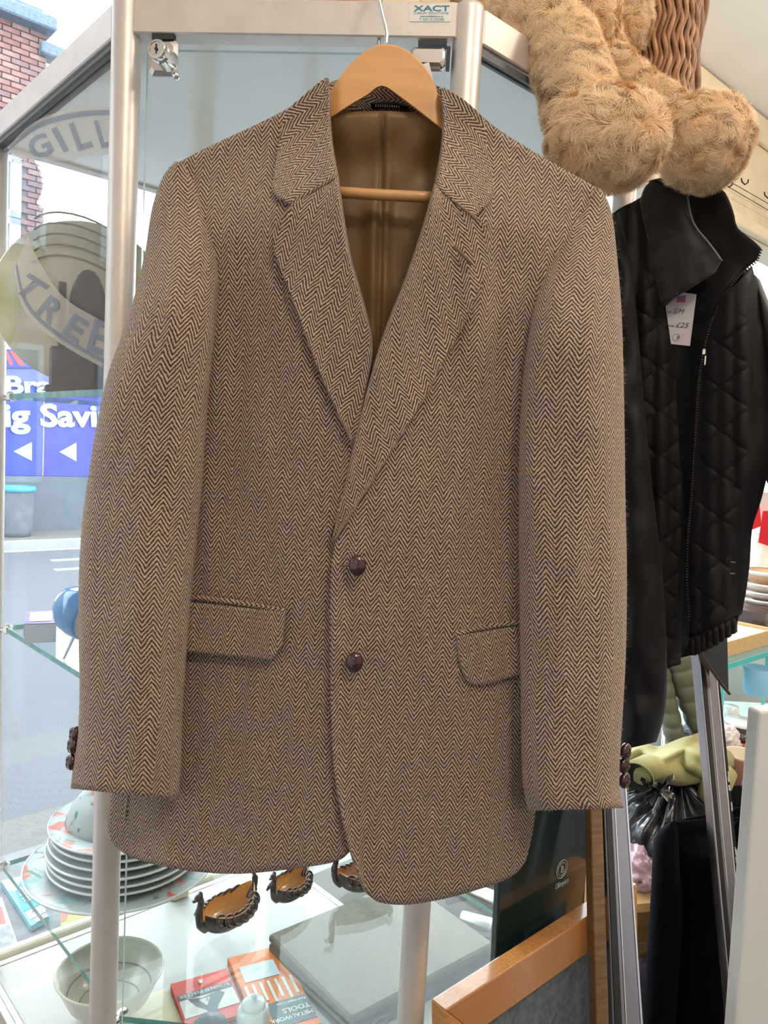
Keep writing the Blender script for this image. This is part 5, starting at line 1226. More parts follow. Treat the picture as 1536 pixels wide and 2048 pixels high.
ktube('sleeve', [(1222, 430), (1216, 520), (1212, 640), (1212, 800), (1212, 1000), (1214, 1200), (1222, 1400), (1236, 1502)], [(1238, 424), (1262, 520), (1274, 640), (1287, 790), (1302, 950), (1320, 1100), (1332, 1250), (1334, 1360), (1329, 1430), (1313, 1484)], 0.034, 0.034)
ktube('sleeve', [(1500, 540), (1512, 640), (1524, 760), (1530, 860), (1532, 960)], [(1520, 560), (1570, 700), (1600, 900), (1600, 1000), (1590, 1100)], -0.010, 0.036)
# stand-up collar: outer far leaf and near folded leaf
kpatch('collar_leaf', crv([(1300, 362), (1360, 352), (1440, 374), (1466, 420), (1476, 456), (1508, 482), (1523, 497)], 3), [(1330, 600), (1380, 610), (1425, 632)], [(1300, 362), (1310, 480), (1330, 600)], [(1523, 497), (1514, 520), (1482, 546), (1446, 590), (1425, 632)], 24, 20, lambda x, y, u, v: -0.015 + 0.030 * u + 0.006 * nz(x * .02, y * .02))
kpatch('collar_leaf', crv([(1283, 402), (1299, 366), (1340, 378), (1374, 393)], 3), [(1326, 612), (1385, 574), (1430, 546), (1443, 522)], [(1283, 402), (1306, 520), (1326, 612)], crv([(1374, 393), (1385, 445), (1418, 488), (1443, 522)], 3), 24, 24, lambda x, y, u, v: 0.030 + 0.010 * sin(pi * u) + 0.005 * nz(x * .03, y * .03, 3), M_nyl2)
mb = MB(); mb.tube([K(x, y, 0.036) for x, y in crv([(1375, 394), (1386, 445), (1419, 488), (1444, 522)], 4)], 0.0011, 6); mb.build('collar_piping', mat('grey_piping', (0.14, 0.14, 0.15), 0.6), qj, smooth=True)
# zip teeth and slider
mb = MB(); zp = crv([(1523, 499), (1512, 524), (1482, 548), (1446, 592)], 6) + zl_[1:]
tot = 150
for k in range(tot):
    x, y = pl(zp, k / tot); x2, y2 = pl(zp, (k + 0.5) / tot); d_ = (0.020 if y < 560 else 0.020) + 0.012 * sstep(560, 640, y) * 0
    a = K(x, y, d_ + 0.006); b = K(x2, y2, d_ + 0.006); t_ = (b - a).normalized(); nn = KN; sdv = t_.cross(nn).normalized()
    mb.box((a + b) / 2 - sdv * 0.0, (0.0024, 0.0016, max(0.0010, (b - a).length)), (sdv, nn, t_))
mb.build('zip_teeth', mat('black_zip_plastic', (0.012, 0.012, 0.013), 0.4), qj)
mb = MB(); c = K(1408, 704, 0.032); mb.box(c, (0.005, 0.003, 0.007), (KN.cross(UP).normalized(), KN, UP), bev=0.001); mb.box(c + Vector((0.0015, -0.002, -0.010)), (0.0025, 0.0012, 0.011), (KN.cross(UP).normalized(), KN, UP), bev=0.0006); mb.build('zip_slider', M_chrome, qj)
for (x, y) in ((1466, 1124), (1465, 1147)):
    mb = MB(); mb.box(K(x, y, 0.048), (0.005, 0.0015, 0.0012), (KN.cross(UP).normalized(), KN, UP)); mb.build('pocket_zip_end', mat('dull_zip_metal', (0.25, 0.25, 0.26), 0.4, metal=0.8), qj)
kt = thing('price_tag', 'white handwritten price tag with a small flag picture on the black jacket', 'tag', K(1362, 690, 0.0))
KD = 0.010
mb = MB(); mb.prism([K(x, y, KD) for x, y in ((1331, 612), (1366, 585), (1393, 589), (1380, 692), (1342, 688))], KN * 0.0006); mb.build('card', mat('lilac_white_card', (0.62, 0.57, 0.62), 0.7), kt)
mb = MB(); mb.prism([K(x, y, KD + 0.0008) for x, y in ((1354, 592), (1372, 590), (1371, 604), (1353, 605))], KN * 0.0002); mb.build('flag_border', mat('red_print', (0.55, 0.08, 0.08), 0.5), kt)
mb = MB(); mb.prism([K(x, y, KD + 0.0011) for x, y in ((1356, 593), (1370, 592), (1370, 600), (1356, 602))], KN * 0.0002); mb.build('flag_picture', mat('blue_print', (0.10, 0.20, 0.50), 0.5), kt)
def ktext(b_, p, q, cap):
    o0, o1 = K(*p, KD + 0.001), K(*q, KD + 0.001); u_ = K(p[0] + 1.5, p[1] - cap, KD + 0.001) - o0
    text(b_, o0, o1 - o0, u_, u_.length / 0.7, mat('ballpoint_ink', (0.06, 0.05, 0.09), 0.6), kt, 'handwriting', 0.0, 0.0001, 0.3, (o1 - o0).length)
ktext('size', (1333, 626), (1343, 626), 5); ktext('S/M', (1345, 627), (1368, 628), 10); ktext('price', (1336, 653), (1348, 654), 5); ktext('£25', (1350, 654), (1377, 656), 10); ktext('9', (1351, 679), (1357, 680), 8)
mb = MB(); c = K(1352.5, 675, KD + 0.001); e1_ = KN.cross(UP).normalized(); mb.tube([c + e1_ * (0.0042 * cos(a)) + UP * (0.0042 * sin(a)) for a in [2 * pi * k / 20 for k in range(21)]], 0.0002, 4); mb.build('ink_circle', MATS['ballpoint_ink'], kt)
# hanger of the black jacket, hooked on the case rail
kh = thing('steel_hanger', 'thin steel hanger inside the black quilted jacket', 'hanger', K(1380, 380, -0.02))
mb = MB(); mb.tube(crv([tuple(K(1240, 452, -0.015)), tuple(K(1310, 420, -0.015)), tuple(K(1378, 385, -0.015)), tuple(K(1440, 455, -0.015)), tuple(K(1505, 560, -0.015))], 4), 0.003, 8); mb.build('hanger_bar', M_chrome, kh, smooth=True)
h0 = K(1378, 388, -0.015); mb = MB(); mb.tube([h0, h0 + Vector((0, 0.0, 0.05)), h0 + Vector((0.0, 0.02, 0.11)), h0 + Vector((-0.01, 0.05, 0.13)), h0 + Vector((-0.02, 0.07, 0.11))], 0.0018, 8); mb.build('hook', M_chrome, kh, smooth=True)
# ------------------------------------------------------------------ frames leaning on the case, right of the jacket
def leanmat(name, c1, c2, rough=0.15):
    return mat(name, c1, rough, var2=c2, vscale=4, coat=0.3)
M_oak = mat('oak_veneer', (0.46, 0.21, 0.065), 0.38, var=0.22, vscale=34, stretch=(1, 1, 9), bumpk=0.05, bscale=120, coat=0.2)
M_oak2 = mat('oak_veneer_flat', (0.43, 0.185, 0.052), 0.3, var=0.22, vscale=34, stretch=(9, 9, 60), bumpk=0.03, bscale=120, coat=0.8)
M_mirror = mat('dusty_mirror', (0.55, 0.58, 0.60), 0.16, metal=1.0, var=0.08, vscale=30)
# front plane of the oak frame: parallel to the right side of the case, standing on the floor
oA = atY(862, 1998, 0.800); OB = B2; ON = -A2 * -1.0
ON = Vector((B2.y, -B2.x, 0)) * 1.0          # towards the camera side
if ON.y > 0: ON = -ON
FW, TH = 0.048, 0.022; zT = oA.z
fr = thing('picture_frame', 'light oak picture frame leaning against the right side of the case', 'frame', Vector((oA.x, oA.y, 0)))
Lf = 0.40; tilt = (UP - ON * -0.05).normalized()
def O(u, v, w_=0.0): return oA + OB * u - UP * v + ON * (w_ + v * 0.10)
def bar(pts, m, nm='frame_bar'):
    mb = MB(); lo = [O(u, v, 0) for u, v in pts]; hi = [O(u, v, TH) for u, v in pts]; n = len(pts)
    mb.add(lo + hi, [tuple(reversed(range(n))), tuple(range(n, 2 * n))] + [(i, (i + 1) % n, n + (i + 1) % n, n + i) for i in range(n)])
    return mb.build(nm, m, fr, bevel=0.0015)
Hf = zT - 0.004
bar([(0, 0), (Lf, 0), (Lf - FW, FW), (FW, FW)], M_oak2); bar([(0, 0), (FW, FW), (FW, Hf - FW), (0, Hf)], M_oak); bar([(Lf, 0), (Lf, Hf), (Lf - FW, Hf - FW), (Lf - FW, FW)], M_oak); bar([(0, Hf), (FW, Hf - FW), (Lf - FW, Hf - FW), (Lf, Hf)], M_oak2)
mb = MB(); mb.add([O(FW - .004, FW - .004, 0.004), O(Lf - FW + .004, FW - .004, 0.004), O(Lf - FW + .004, Hf - FW + .004, 0.004), O(FW - .004, Hf - FW + .004, 0.004)], [(0, 1, 2, 3)]); mb.build('frame_backing', mat('blue_grey_carpet_reflection', (0.115, 0.135, 0.15), 0.6, var=0.35, vscale=120), fr, solid=0.003, off=0)  # speckled grey painted as carpet reflected inside the frame
# dark green board with an emblem behind the frame
M_dkgreen = mat('dark_green_gloss', (0.008, 0.016, 0.016), 0.12, coat=0.6, var2=(0.03, 0.055, 0.055), vscale=3)
def leaning(name, label, cat, px4, Y0, dirv, th, m, lean=0.06, zb=0.004, bev=0.002, group=None):
    """upright slab: top corners from two sighted points, foot on the floor"""
    a, b = atY(*px4[0], Y0), None
    n = Vector((dirv.y, -dirv.x, 0)).normalized()
    if n.y > 0: n = -n
    b = onplane(*px4[1], a, n); w_ = (b - a).dot(dirv); h = a.z - zb
    t = thing(name, label, cat, Vector((a.x, a.y, zb)) + dirv * (w_ / 2), group)
    ft = n * (lean * h)
    q = [Vector((a.x, a.y, zb)) + ft, Vector((a.x, a.y, zb)) + ft + dirv * w_, Vector((a.x, a.y, zb)) + ft + dirv * w_ - n * th, Vector((a.x, a.y, zb)) + ft - n * th]
    top = [a, a + dirv * w_, a + dirv * w_ - n * th, a - n * th]
    mb = MB(); mb.hexa(q + top); o = mb.build('panel', m, t, bevel=bev)
    return t, a, dirv, n, w_, h
t, a, dv, n, w_, h = leaning('dark_board', 'tall dark green glossy board with a pale printed crest behind the oak frame', 'board', [(1010, 1560), (1184, 1540)], 0.925, B2, 0.010, M_dkgreen, 0.02)
def brd(px, py, out=0.0): return onplane(px, py, a + n * out, (n + UP * 0.02).normalized())
mb = MB(); c = brd(1124, 1738, 0.0015); ring = [(cos(2 * pi * k / 24) * 0.0125, sin(2 * pi * k / 24) * 0.0125) for k in range(25)]
mb.tube([c + dv * x + UP * y for x, y in ring], 0.0007, 5); mb.tube([c + dv * x * .72 + UP * y * .72 for x, y in ring], 0.0005, 5); M_pale = mat('pale_crest_print', (0.32, 0.36, 0.34), 0.5)
mb.build('crest_ring', M_pale, t)
text('B', c - dv * 0.0045 - UP * 0.004 + n * 0.001, dv, UP, 0.013, M_pale, t, 'crest_letter', 0.01, 0.0002)
text('Olimpico', c - dv * 0.015 - UP * 0.024 + n * 0.001, dv, UP, 0.011, M_pale, t, 'crest_lettering', 0.02, 0.0002, width=0.032)
t2, a2, dv2, n2_, w2_, h2 = leaning('grey_reflection_panel', 'added grey panel standing in for the reflection low in the dark board', 'board', [(1124, 1900), (1176, 1894)], 0.965, B2, 0.010, mat('grey_reflection_tone', (0.16, 0.18, 0.18), 0.4, var=0.15, vscale=5), 0.02)  # added panel, coloured as the light grey reflection low on the dark board
# wooden batten
def upright(name, label, cat, top, bot, Y0, Y1, wpx0, wpx1, th, m, parts=None, group=None):
    """slender leaning upright between two sighted ends: box section wpx wide"""
    T, B_ = atY(*top, Y0), atY(*bot, Y1); X0 = wpx0 * Y0 / FPX / 2; X1 = wpx1 * Y1 / FPX / 2
    d = (B_ - T); k = (T.z - 0.004) / (T.z - B_.z); B_ = T + d * k; X1 = X0 + (X1 - X0) * k; Yb = 0
    t = thing(name, label, cat, Vector((B_.x, B_.y, 0.004)), group); xr = Vector((1, 0.25, 0)).normalized(); yr = Vector((-0.25, 1, 0)).normalized() * th
    mb = MB()
    q = [B_ - xr * X1, B_ + xr * X1, B_ + xr * X1 + yr, B_ - xr * X1 + yr]; p = [T - xr * X0, T + xr * X0, T + xr * X0 + yr, T - xr * X0 + yr]
    mb.hexa(q + p); o = mb.build('upright', m, t, bevel=0.002)
    return t, T, B_, xr, yr, X0, X1
M_batten = mat('stained_batten', (0.19, 0.105, 0.045), 0.45, var=0.3, vscale=30, stretch=(1, 1, 8), coat=0.2)
upright('wooden_batten', 'dark stained wooden batten standing between the oak frame and the chrome upright', 'batten', (1192, 1560), (1206, 2048), 0.985, 0.93, 27, 30, 0.02, M_batten)
def chrome_upright(label, top, bot, Y0, Y1, w0, w1, dark=0.3):
    t, T, B_, xr, yr, X0, X1 = upright('rail_upright', label, 'upright', top, bot, Y0, Y1, w0, w1, 0.02, mat('brushed_chrome', (0.36, 0.32, 0.335), 0.22, metal=1.0, bumpk=0.03, bscale=120), None, 'chrome uprights of the clothes rail')
    for k, (u, wd, m) in enumerate(((-0.62, 0.22, mat('dark_reflection_metal', (0.06, 0.055, 0.05), 0.25, metal=0.7)), (-0.12, 0.035, M_chrome), (0.86, 0.06, M_chrome))):  # first strip paints the dark reflection seen on the chrome
        mb = MB(); f = -yr.normalized() * 0.0012
        q = [B_ + xr * X1 * (u - wd) + f, B_ + xr * X1 * (u + wd) + f, B_ + xr * X1 * (u + wd) - f, B_ + xr * X1 * (u - wd) - f]; p = [T + xr * X0 * (u - wd) + f, T + xr * X0 * (u + wd) + f, T + xr * X0 * (u + wd) - f, T + xr * X0 * (u - wd) - f]
        mb.hexa(q + p); mb.build('reflection_strip' if k == 0 else 'bright_rib', m, t)
    if dark > 0.5:
        mb = MB(); f = -yr.normalized() * 0.0005; q = [B_ + xr * X1 * 1.0 + f, B_ + xr * X1 * 1.95 + f, B_ + xr * X1 * 1.95 - f * 20, B_ + xr * X1 * 1.0 - f * 20]; p = [T + xr * X0 * 1.0 + f, T + xr * X0 * 1.15 + f, T + xr * X0 * 1.15 - f * 20, T + xr * X0 - f * 20]; mb.hexa(q + p); mb.build('black_edge_strip', mat('black_enamel', (0.008, 0.008, 0.009), 0.4), t)
        rc = random.Random(3); mb = MB()
        for k in range(11):
            s_ = 0.10 + 0.26 * rc.random() ** 0.9; c = T.lerp(B_, s_) + xr * (lerp(X0, X1, s_) * (1.0 + lerp(0.15, 0.95, s_) * rc.uniform(.4, .7))) - yr.normalized() * 0.0012; mb.box(c, (0.0022 * rc.uniform(.5, 1.3), 0.0012, 0.010 * rc.uniform(.3, 1.3)), (xr, yr.normalized(), (T - B_).normalized()))
        mb.build('paint_chips', mat('pale_bare_metal', (0.55, 0.53, 0.5), 0.5), t)
    mb = MB(); mb.box(B_ + yr * 0.5 + UP * 0.004, (X1 * 3, 0.16, 0.012), (xr, Vector((-xr.y, xr.x, 0)), UP), bev=0.003); mb.build('foot', M_chrome, t)
    return t
chrome_upright('left chrome upright of the clothes rail, beside the wooden batten', (1226, 1500), (1256, 2048), 1.02, 0.97, 52, 74)
chrome_upright('right chrome upright of the clothes rail, crossing the dark blazer', (1412, 1290), (1482, 2048), 1.16, 1.08, 40, 42, 0.9)
# torn dark card over the right upright
mb = MB(); mb.prism([atY(x, y, 1.13) for x, y in ((1380, 1240), (1452, 1180), (1457, 1384), (1445, 1372), (1402, 1310))], Vector((0.002, 0.004, 0))); dc_ = mb.build('dark_card', mat('charcoal_card', (0.035, 0.037, 0.04), 0.7, var=0.1))
tag(dc_, 'charcoal grey card with a slanted lower edge over the right chrome upright', 'card')
mb = MB(); mb.tube([atY(x, y, 1.128) for x, y in ((1396, 1296), (1408, 1318), (1446, 1372), (1459, 1388))], [0.004, 0.005, 0.005, 0.004], 6, flat=0.5); bo = mb.build('torn_edge', mat('brown_torn_edge', (0.06, 0.03, 0.02), 0.7), None); bo.parent = dc_
mb = MB(); mb.prism([atY(x, y, 1.145) for x, y in ((1392, 1300), (1404, 1296), (1420, 1325), (1418, 1352))], Vector((0, 0.003, 0))); bo = mb.build('brown_flap', mat('brown_flap_card', (0.075, 0.035, 0.02), 0.6), None); bo.parent = dc_

# ------------------------------------------------------------------ dark blazer on the rail
M_navy = mat('navy_wool', (0.002, 0.002, 0.004), 0.9, spec=0.08, var=0.3, vscale=120, bumpk=0.2, bscale=700)
bz = thing('navy_blazer', 'near black navy wool blazer hanging behind the right chrome upright', 'jacket', atY(1400, 2048, 1.25))
def bz_patch(name, top, bot, left, right, D, m=M_navy, nu=24, nv=30, Yb=1.25):
    f = coons(top, bot, left, right); mb = MB(); V = []
    for j in range(nv + 1):
        for i in range(nu + 1):
            x, y = f(i / nu, j / nv); V.append(atY(x, y, Yb - D(i / nu, j / nv, x, y)))
    mm = nu + 1; mb.add(V, [(j * mm + i, j * mm + i + 1, j * mm + mm + i + 1, j * mm + mm + i) for j in range(nv) for i in range(nu)])
    return mb.build(name, m, bz, smooth=True, solid=0.003, off=-1)
bz_patch('front_panel', crv([(1352, 1643), (1385, 1640), (1440, 1636), (1500, 1634)], 3), [(1330, 2300), (1430, 2310), (1530, 2310)], crv([(1352, 1643), (1356, 1700), (1362, 1800), (1346, 2000), (1330, 2300)], 3), crv([(1500, 1634), (1515, 1800), (1530, 2300)], 3), lambda u, v, x, y: 0.02 + 0.05 * sstep(0, .15, v) * sin(pi * (0.15 + .7 * u)) + 0.004 * nz(x * .02, y * .006))
bz_patch('front_panel', crv([(1484, 1640), (1515, 1618), (1548, 1596)], 3), [(1500, 2310), (1580, 2310)], [(1484, 1640), (1490, 1900), (1500, 2310)], [(1548, 1596), (1580, 1900), (1580, 2310)], lambda u, v, x, y: 0.01 + 0.03 * sstep(0, .15, v) + 0.003 * nz(x * .02, y * .008))
bz_patch('lapel', [(1428, 1700), (1475, 1640)], [(1468, 1850), (1500, 1860)], crv([(1428, 1700), (1424, 1720), (1445, 1770), (1468, 1850)], 3), crv([(1475, 1640), (1490, 1740), (1500, 1860)], 3), lambda u, v, x, y: 0.072 + 0.01 * u)
bz_patch('back_panel', [(1330, 1645), (1548, 1600)], [(1300, 2290), (1590, 2300)], [(1330, 1645), (1300, 2290)], [(1548, 1600), (1590, 2300)], lambda u, v, x, y: -0.05)
def bz_sleeve(outer, inner, dc, dh, n=24, m_=40):
    ou, iu = crv(outer, 4), crv(inner, 4); V = []
    for j in range(m_ + 1):
        t = j / m_; a, b = pl(ou, t), pl(iu, t)
        for i in range(n):
            th = 2 * pi * i / n; s = cos(th); V.append(atY(lerp(a[0], b[0], (s + 1) / 2), lerp(a[1], b[1], (s + 1) / 2), 1.25 - dc - dh * sin(th) * sstep(-.1, .15, t)))
    mb = MB(); mb.add(V, [(j * n + i, j * n + (i + 1) % n, j * n + n + (i + 1) % n, j * n + n + i) for j in range(m_) for i in range(n)]); mb.add(V[-n:], [tuple(range(n))]); mb.add(V[:n], [tuple(range(n))]); mb.build('sleeve', M_navy, bz, smooth=True)
bz_sleeve([(1338, 1645), (1316, 1662), (1306, 1700), (1302, 1780), (1294, 1900), (1284, 2048), (1270, 2240)], [(1354, 1642), (1357, 1680), (1360, 1740), (1364, 1800), (1362, 1900), (1352, 2048), (1340, 2245)], 0.05, 0.048)
# white upright panel at the right edge
mb = MB(); q0 = [atY(x, y, 0.84) for x, y in ((1520, 1424), (1492, 2075))]; q0 = [q0[0], Vector((q0[1].x, q0[1].y, 0.003))]; 
mb.hexa([q0[1], q0[1] + Vector((0.16, 0.05, 0)), q0[1] + Vector((0.155, 0.07, 0)), q0[1] + Vector((-0.005, 0.02, 0)), q0[0], q0[0] + Vector((0.16, 0.05, 0.01)), q0[0] + Vector((0.155, 0.07, 0.01)), q0[0] + Vector((-0.005, 0.02, 0))])
tag(mb.build('white_partition', mat('white_melamine', (0.68, 0.68, 0.66), 0.35), bevel=0.003), 'smooth white panel standing at the right edge in front of the blazer', 'panel')

# ------------------------------------------------------------------ heap of bags and clothes behind the blazer
def heap(name, label, cat, px, py, Y, r, m, amp=0.25, fr_=3.0, seed=0, squash=1.0, fold=0.10, nu=72, nv=48, group=None, par=None):
    c = atY(px, py, Y)
    def fn(q):
        a = 1 + amp * nz(q.x * fr_ * .5 + seed, q.y * fr_ * .5, q.z * fr_ * .5) 
        a += fold * abs(nz(q.x * fr_ + seed, q.y * fr_, q.z * fr_ * 2.2)) * 1.2 - fold * 0.4 * abs(nz(q.x * fr_ * 2.3, q.y * fr_ * 2.3 + seed, q.z * fr_ * 2.3))
        return a
    mb = MB(); mb.blob(c, r, None, nu, nv, 0, fn); o = mb.build(name, m, par, smooth=True)
    if par is None: tag(o, label, cat, group)
    return o
M_bin = mat('black_bin_bag_plastic', (0.022, 0.024, 0.030), 0.24, spec=0.7, bumpk=0.5, bscale=45)
cbag = thing('bin_bag', 'knotted shiny black bin bag on top of the heap, beside the dark blazer', 'bag', atY(1345, 1760, 1.52))
def bagfn(q):
    th = atan2(q.y, q.x); k = max(0.0, q.z)
    rad = 1 + 0.10 * k * sin(th * 17 + 3 * nz(th * 2, q.z)) + 0.06 * k * sin(th * 29 + 1.3) + 0.14 * nz(q.x * 2, q.y * 2, q.z * 2) + 0.05 * nz(q.x * 6, q.y * 6, q.z * 6)
    return rad
mb = MB(); mb.blob(atY(1345, 1682, 1.52), (0.125, 0.11, 0.110), None, 150, 60, 0, bagfn); mb.build('bag_body', M_bin, cbag, smooth=True)
kc = atY(1312, 1585, 1.45); mb = MB()
for k in range(14):
    a = 2 * pi * k / 14; l_ = 0.022 + 0.016 * rnd.random(); mb.grid(lambda u, v: kc + Vector((cos(a) * v * l_ + sin(a) * (u - .5) * 0.012 * (0.3 + v), sin(a) * v * l_ * .6 - cos(a) * (u - .5) * 0.012 * (0.3 + v) - 0.01, 0.012 + 0.024 * v * sin(a * 2 + k) - 0.006 * sin(u * 9))), 4, 5)
mb.build('knot', M_bin, cbag, smooth=True, solid=0.0006)
M_olive2 = mat('khaki_green_cotton', (0.32, 0.30, 0.12), 0.85, var=0.18, vscale=12, sheen=0.15, bumpk=0.2, bscale=200)
kh_ = thing('khaki_garment', 'crumpled khaki green garment lying across the top of the bin bag', 'clothing', atY(1350, 1600, 1.55))
def drape(u, v):
    x = 1256 + 190 * u; y = 1500 + 78 * v - 22 * sin(pi * u) + 26 * (u - .5) ** 2 - 10 * sin(u * 9) * (1 - v)
    y += 26 * nz(u * 3.2, v * 2.0, 1.5); d = 0.10 * sin(pi * v) * (0.6 + 0.4 * sin(pi * u)) + 0.05 * nz(u * 4, v * 3, 7) + 0.016 * sin(u * 14 + v * 5)
    return atY(x, y, 1.60 - d * 0.9 - 0.06 * v)
mb = MB(); mb.grid(drape, 60, 30); mb.build('cloth', M_olive2, kh_, smooth=True, solid=0.004, off=0)
mb = MB(); mb.tube([atY(x, y, Y) for x, y, Y in ((1440, 1515, 1.62), (1400, 1540, 1.56), (1350, 1545, 1.51), (1300, 1535, 1.475), (1275, 1545, 1.455))], [0.035, 0.034, 0.034, 0.032, 0.030], 16, flat=0.75); mb.build('sleeve', M_olive2, kh_, smooth=True)
mb = MB(); mb.lathe([(0.031, 0), (0.033, 0.003), (0.031, 0.006), (0.022, -0.004), (0.0, -0.012)], atY(1276, 1552, 1.45), 24, axis=(-0.55, -0.75, -0.25), mis=[0, 0, 1, 1]); mb.build('cuff', [M_olive2, mat('dark_cuff_inside', (0.012, 0.012, 0.012), 0.9)], kh_, smooth=True)
tl_ = mb = MB(); mb.tube([atY(x, y, Y) for x, y, Y in ((1445, 1540, 1.52), (1432, 1565, 1.50), (1425, 1592, 1.49), (1440, 1620, 1.49))], [0.03, 0.032, 0.03, 0.02], 14, flat=0.8); mb.build('loose_tail', M_olive2, kh_, smooth=True)
heap('navy_cloth', 'bundle of dark navy denim cloth behind the tweed cuff buttons', 'cloth', 1262, 1530, 1.62, (0.06, 0.06, 0.045), mat('navy_denim', (0.025, 0.032, 0.05), 0.85, var=0.3, vscale=60, bumpk=0.3, bscale=400), seed=4, fold=0.2)
heap('grey_denim', 'grey blue denim scrap below the puffer sleeve', 'cloth', 1398, 1478, 1.72, (0.050, 0.05, 0.028), mat('grey_blue_denim', (0.10, 0.125, 0.16), 0.85, var=0.3, vscale=80, bumpk=0.3, bscale=400), seed=9, fold=0.25)
heap('white_cloth', 'pale cloth bundle behind the right chrome upright', 'cloth', 1438, 1492, 1.74, (0.05, 0.05, 0.05), mat('pale_pink_cloth', (0.62, 0.56, 0.55), 0.9, var=0.1), seed=12, fold=0.2)
M_clear = mat('clear_pink_plastic', (0.55, 0.32, 0.43), 0.15, coat=0.5, var2=(0.70, 0.52, 0.62), vscale=18, bumpk=0.6, bscale=40)
heap('pink_bag', 'shiny pink plastic bag squeezed beneath the black bin bag', 'bag', 1272, 1752, 1.46, (0.062, 0.07, 0.062), M_clear, seed=21, fold=0.25)
hp = atY(1268, 1842, 1.42); bxt = thing('taped_parcel', 'brown cardboard parcel wrapped in shiny tape under the pink bag', 'parcel', Vector((hp.x, hp.y, hp.z - 0.09)))
M_kraft = mat('brown_taped_card', (0.40, 0.25, 0.10), 0.22, var=0.25, vscale=16, coat=0.5, bumpk=0.5, bscale=30)
mb = MB(); X_ = Vector((0.97, 0.22, 0.0)); Y_ = Vector((-0.22, 0.97, 0)); mb.box(hp, (0.16, 0.14, 0.15), (X_, Y_, Vector((0.1, 0, 1)).normalized()), bev=0.01); mb.build('carton', M_kraft, bxt, autos=radians(30))
for k in range(3):
    mb = MB(); mb.box(hp + UP * (0.045 - 0.05 * k) - Y_ * 0.0712, (0.158, 0.002, 0.02), ((X_ + UP * 0.15 * (k - 1)).normalized(), Y_, UP)); mb.build('tape_strip', mat('shiny_tan_tape', (0.46, 0.31, 0.15), 0.12, coat=0.8), bxt)
heap('purple_bundle', 'dull purple cloth bundle at the bottom of the heap', 'cloth', 1278, 1935, 1.40, (0.07, 0.07, 0.07), mat('dull_purple_cloth', (0.115, 0.085, 0.17), 0.6, var=0.3, vscale=12, coat=0.15), seed=31, fold=0.2)
heap('grey_bundle', 'grey patterned bundle on the floor under the purple bundle', 'cloth', 1280, 2040, 1.38, (0.075, 0.08, 0.08), mat('grey_patterned_cloth', (0.10, 0.10, 0.13), 0.7, var=0.6, vscale=50), seed=37, fold=0.2)
sb = atY(1345, 1790, 1.60); mb = MB(); mb.box(Vector((sb.x - 0.005, sb.y + 0.10, (sb.z - 0.02) / 2)), (0.35, 0.42, sb.z - 0.02), bev=0.006); tag(mb.build('storage_box', mat('plain_brown_carton', (0.28, 0.18, 0.09), 0.8, var=0.1), autos=radians(30)), 'plain brown carton under the heap of bags and cloth', 'box')
# olive puffer coat behind
M_puf = mat('olive_puffer_nylon', (0.135, 0.135, 0.085), 0.5, var=0.12, vscale=20, sheen=0.1, bumpk=0.1, bscale=60)
pf = thing('puffer_coat', 'olive green puffer coat with stitched rows hanging behind the black jacket', 'jacket', atY(1370, 1500, 1.66))
def puffer(P0, P1, w0, w1, rows, name, dep):
    mb = MB(); a, b = atY(*P0, 1.66), atY(*P1, 1.66); N_ = rows * 8; pts = []; R = []
    for i in range(N_ + 1):
        t = i / N_; pts.append(a.lerp(b, t)); R.append(lerp(w0, w1, t) * (0.86 + 0.14 * abs(sin(pi * t * rows)) ** 0.6))
    mb.tube(pts, R, 20, flat=dep); mb.build(name, M_puf, pf, smooth=True)
puffer((1340, 1270), (1415, 1478), 0.046, 0.040, 7, 'sleeve', 0.8); puffer((1318, 1330), (1356, 1505), 0.034, 0.036, 6, 'body_panel', 0.6)
# red and white bunting behind
M_bunt = [mat('bunting_red', (0.75, 0.015, 0.03), 0.7), mat('bunting_pink', (0.72, 0.40, 0.46), 0.7), mat('bunting_white', (0.75, 0.72, 0.70), 0.7)]
def pennant(poly, m, Y, label):
    mb = MB(); mb.prism([atY(x, y, Y) for x, y in poly], Vector((0, 0.002, 0))); tag(mb.build('pennant', m), label, 'pennant', 'pennants of the bunting')
pennant([(1366, 1308), (1396, 1308), (1412, 1340), (1414, 1392), (1404, 1388)], M_bunt[0], 1.85, 'red pennant between the puffer coat and the chrome upright')
pennant([(1350, 1275), (1376, 1270), (1405, 1300), (1360, 1312)], M_bunt[1], 1.84, 'pink pennant just under the hem of the black jacket')
pennant([(1396, 1312), (1420, 1320), (1424, 1500), (1412, 1460)], M_bunt[2], 1.86, 'white pennant right of the red pennant')
pennant([(1497, 1062), (1517, 985), (1523, 1052)], M_bunt[0], 2.05, 'small red triangle pennant touching the black jacket at right')
pennant([(1526, 1022), (1560, 1022), (1560, 1100), (1517, 1085)], M_bunt[0], 2.06, 'red pennant at the right edge above the crockery')
pennant([(1517, 985), (1560, 985), (1560, 1022), (1526, 1022), (1523, 1050)], M_bunt[2], 2.09, 'white pennant between the two red pennants at right')

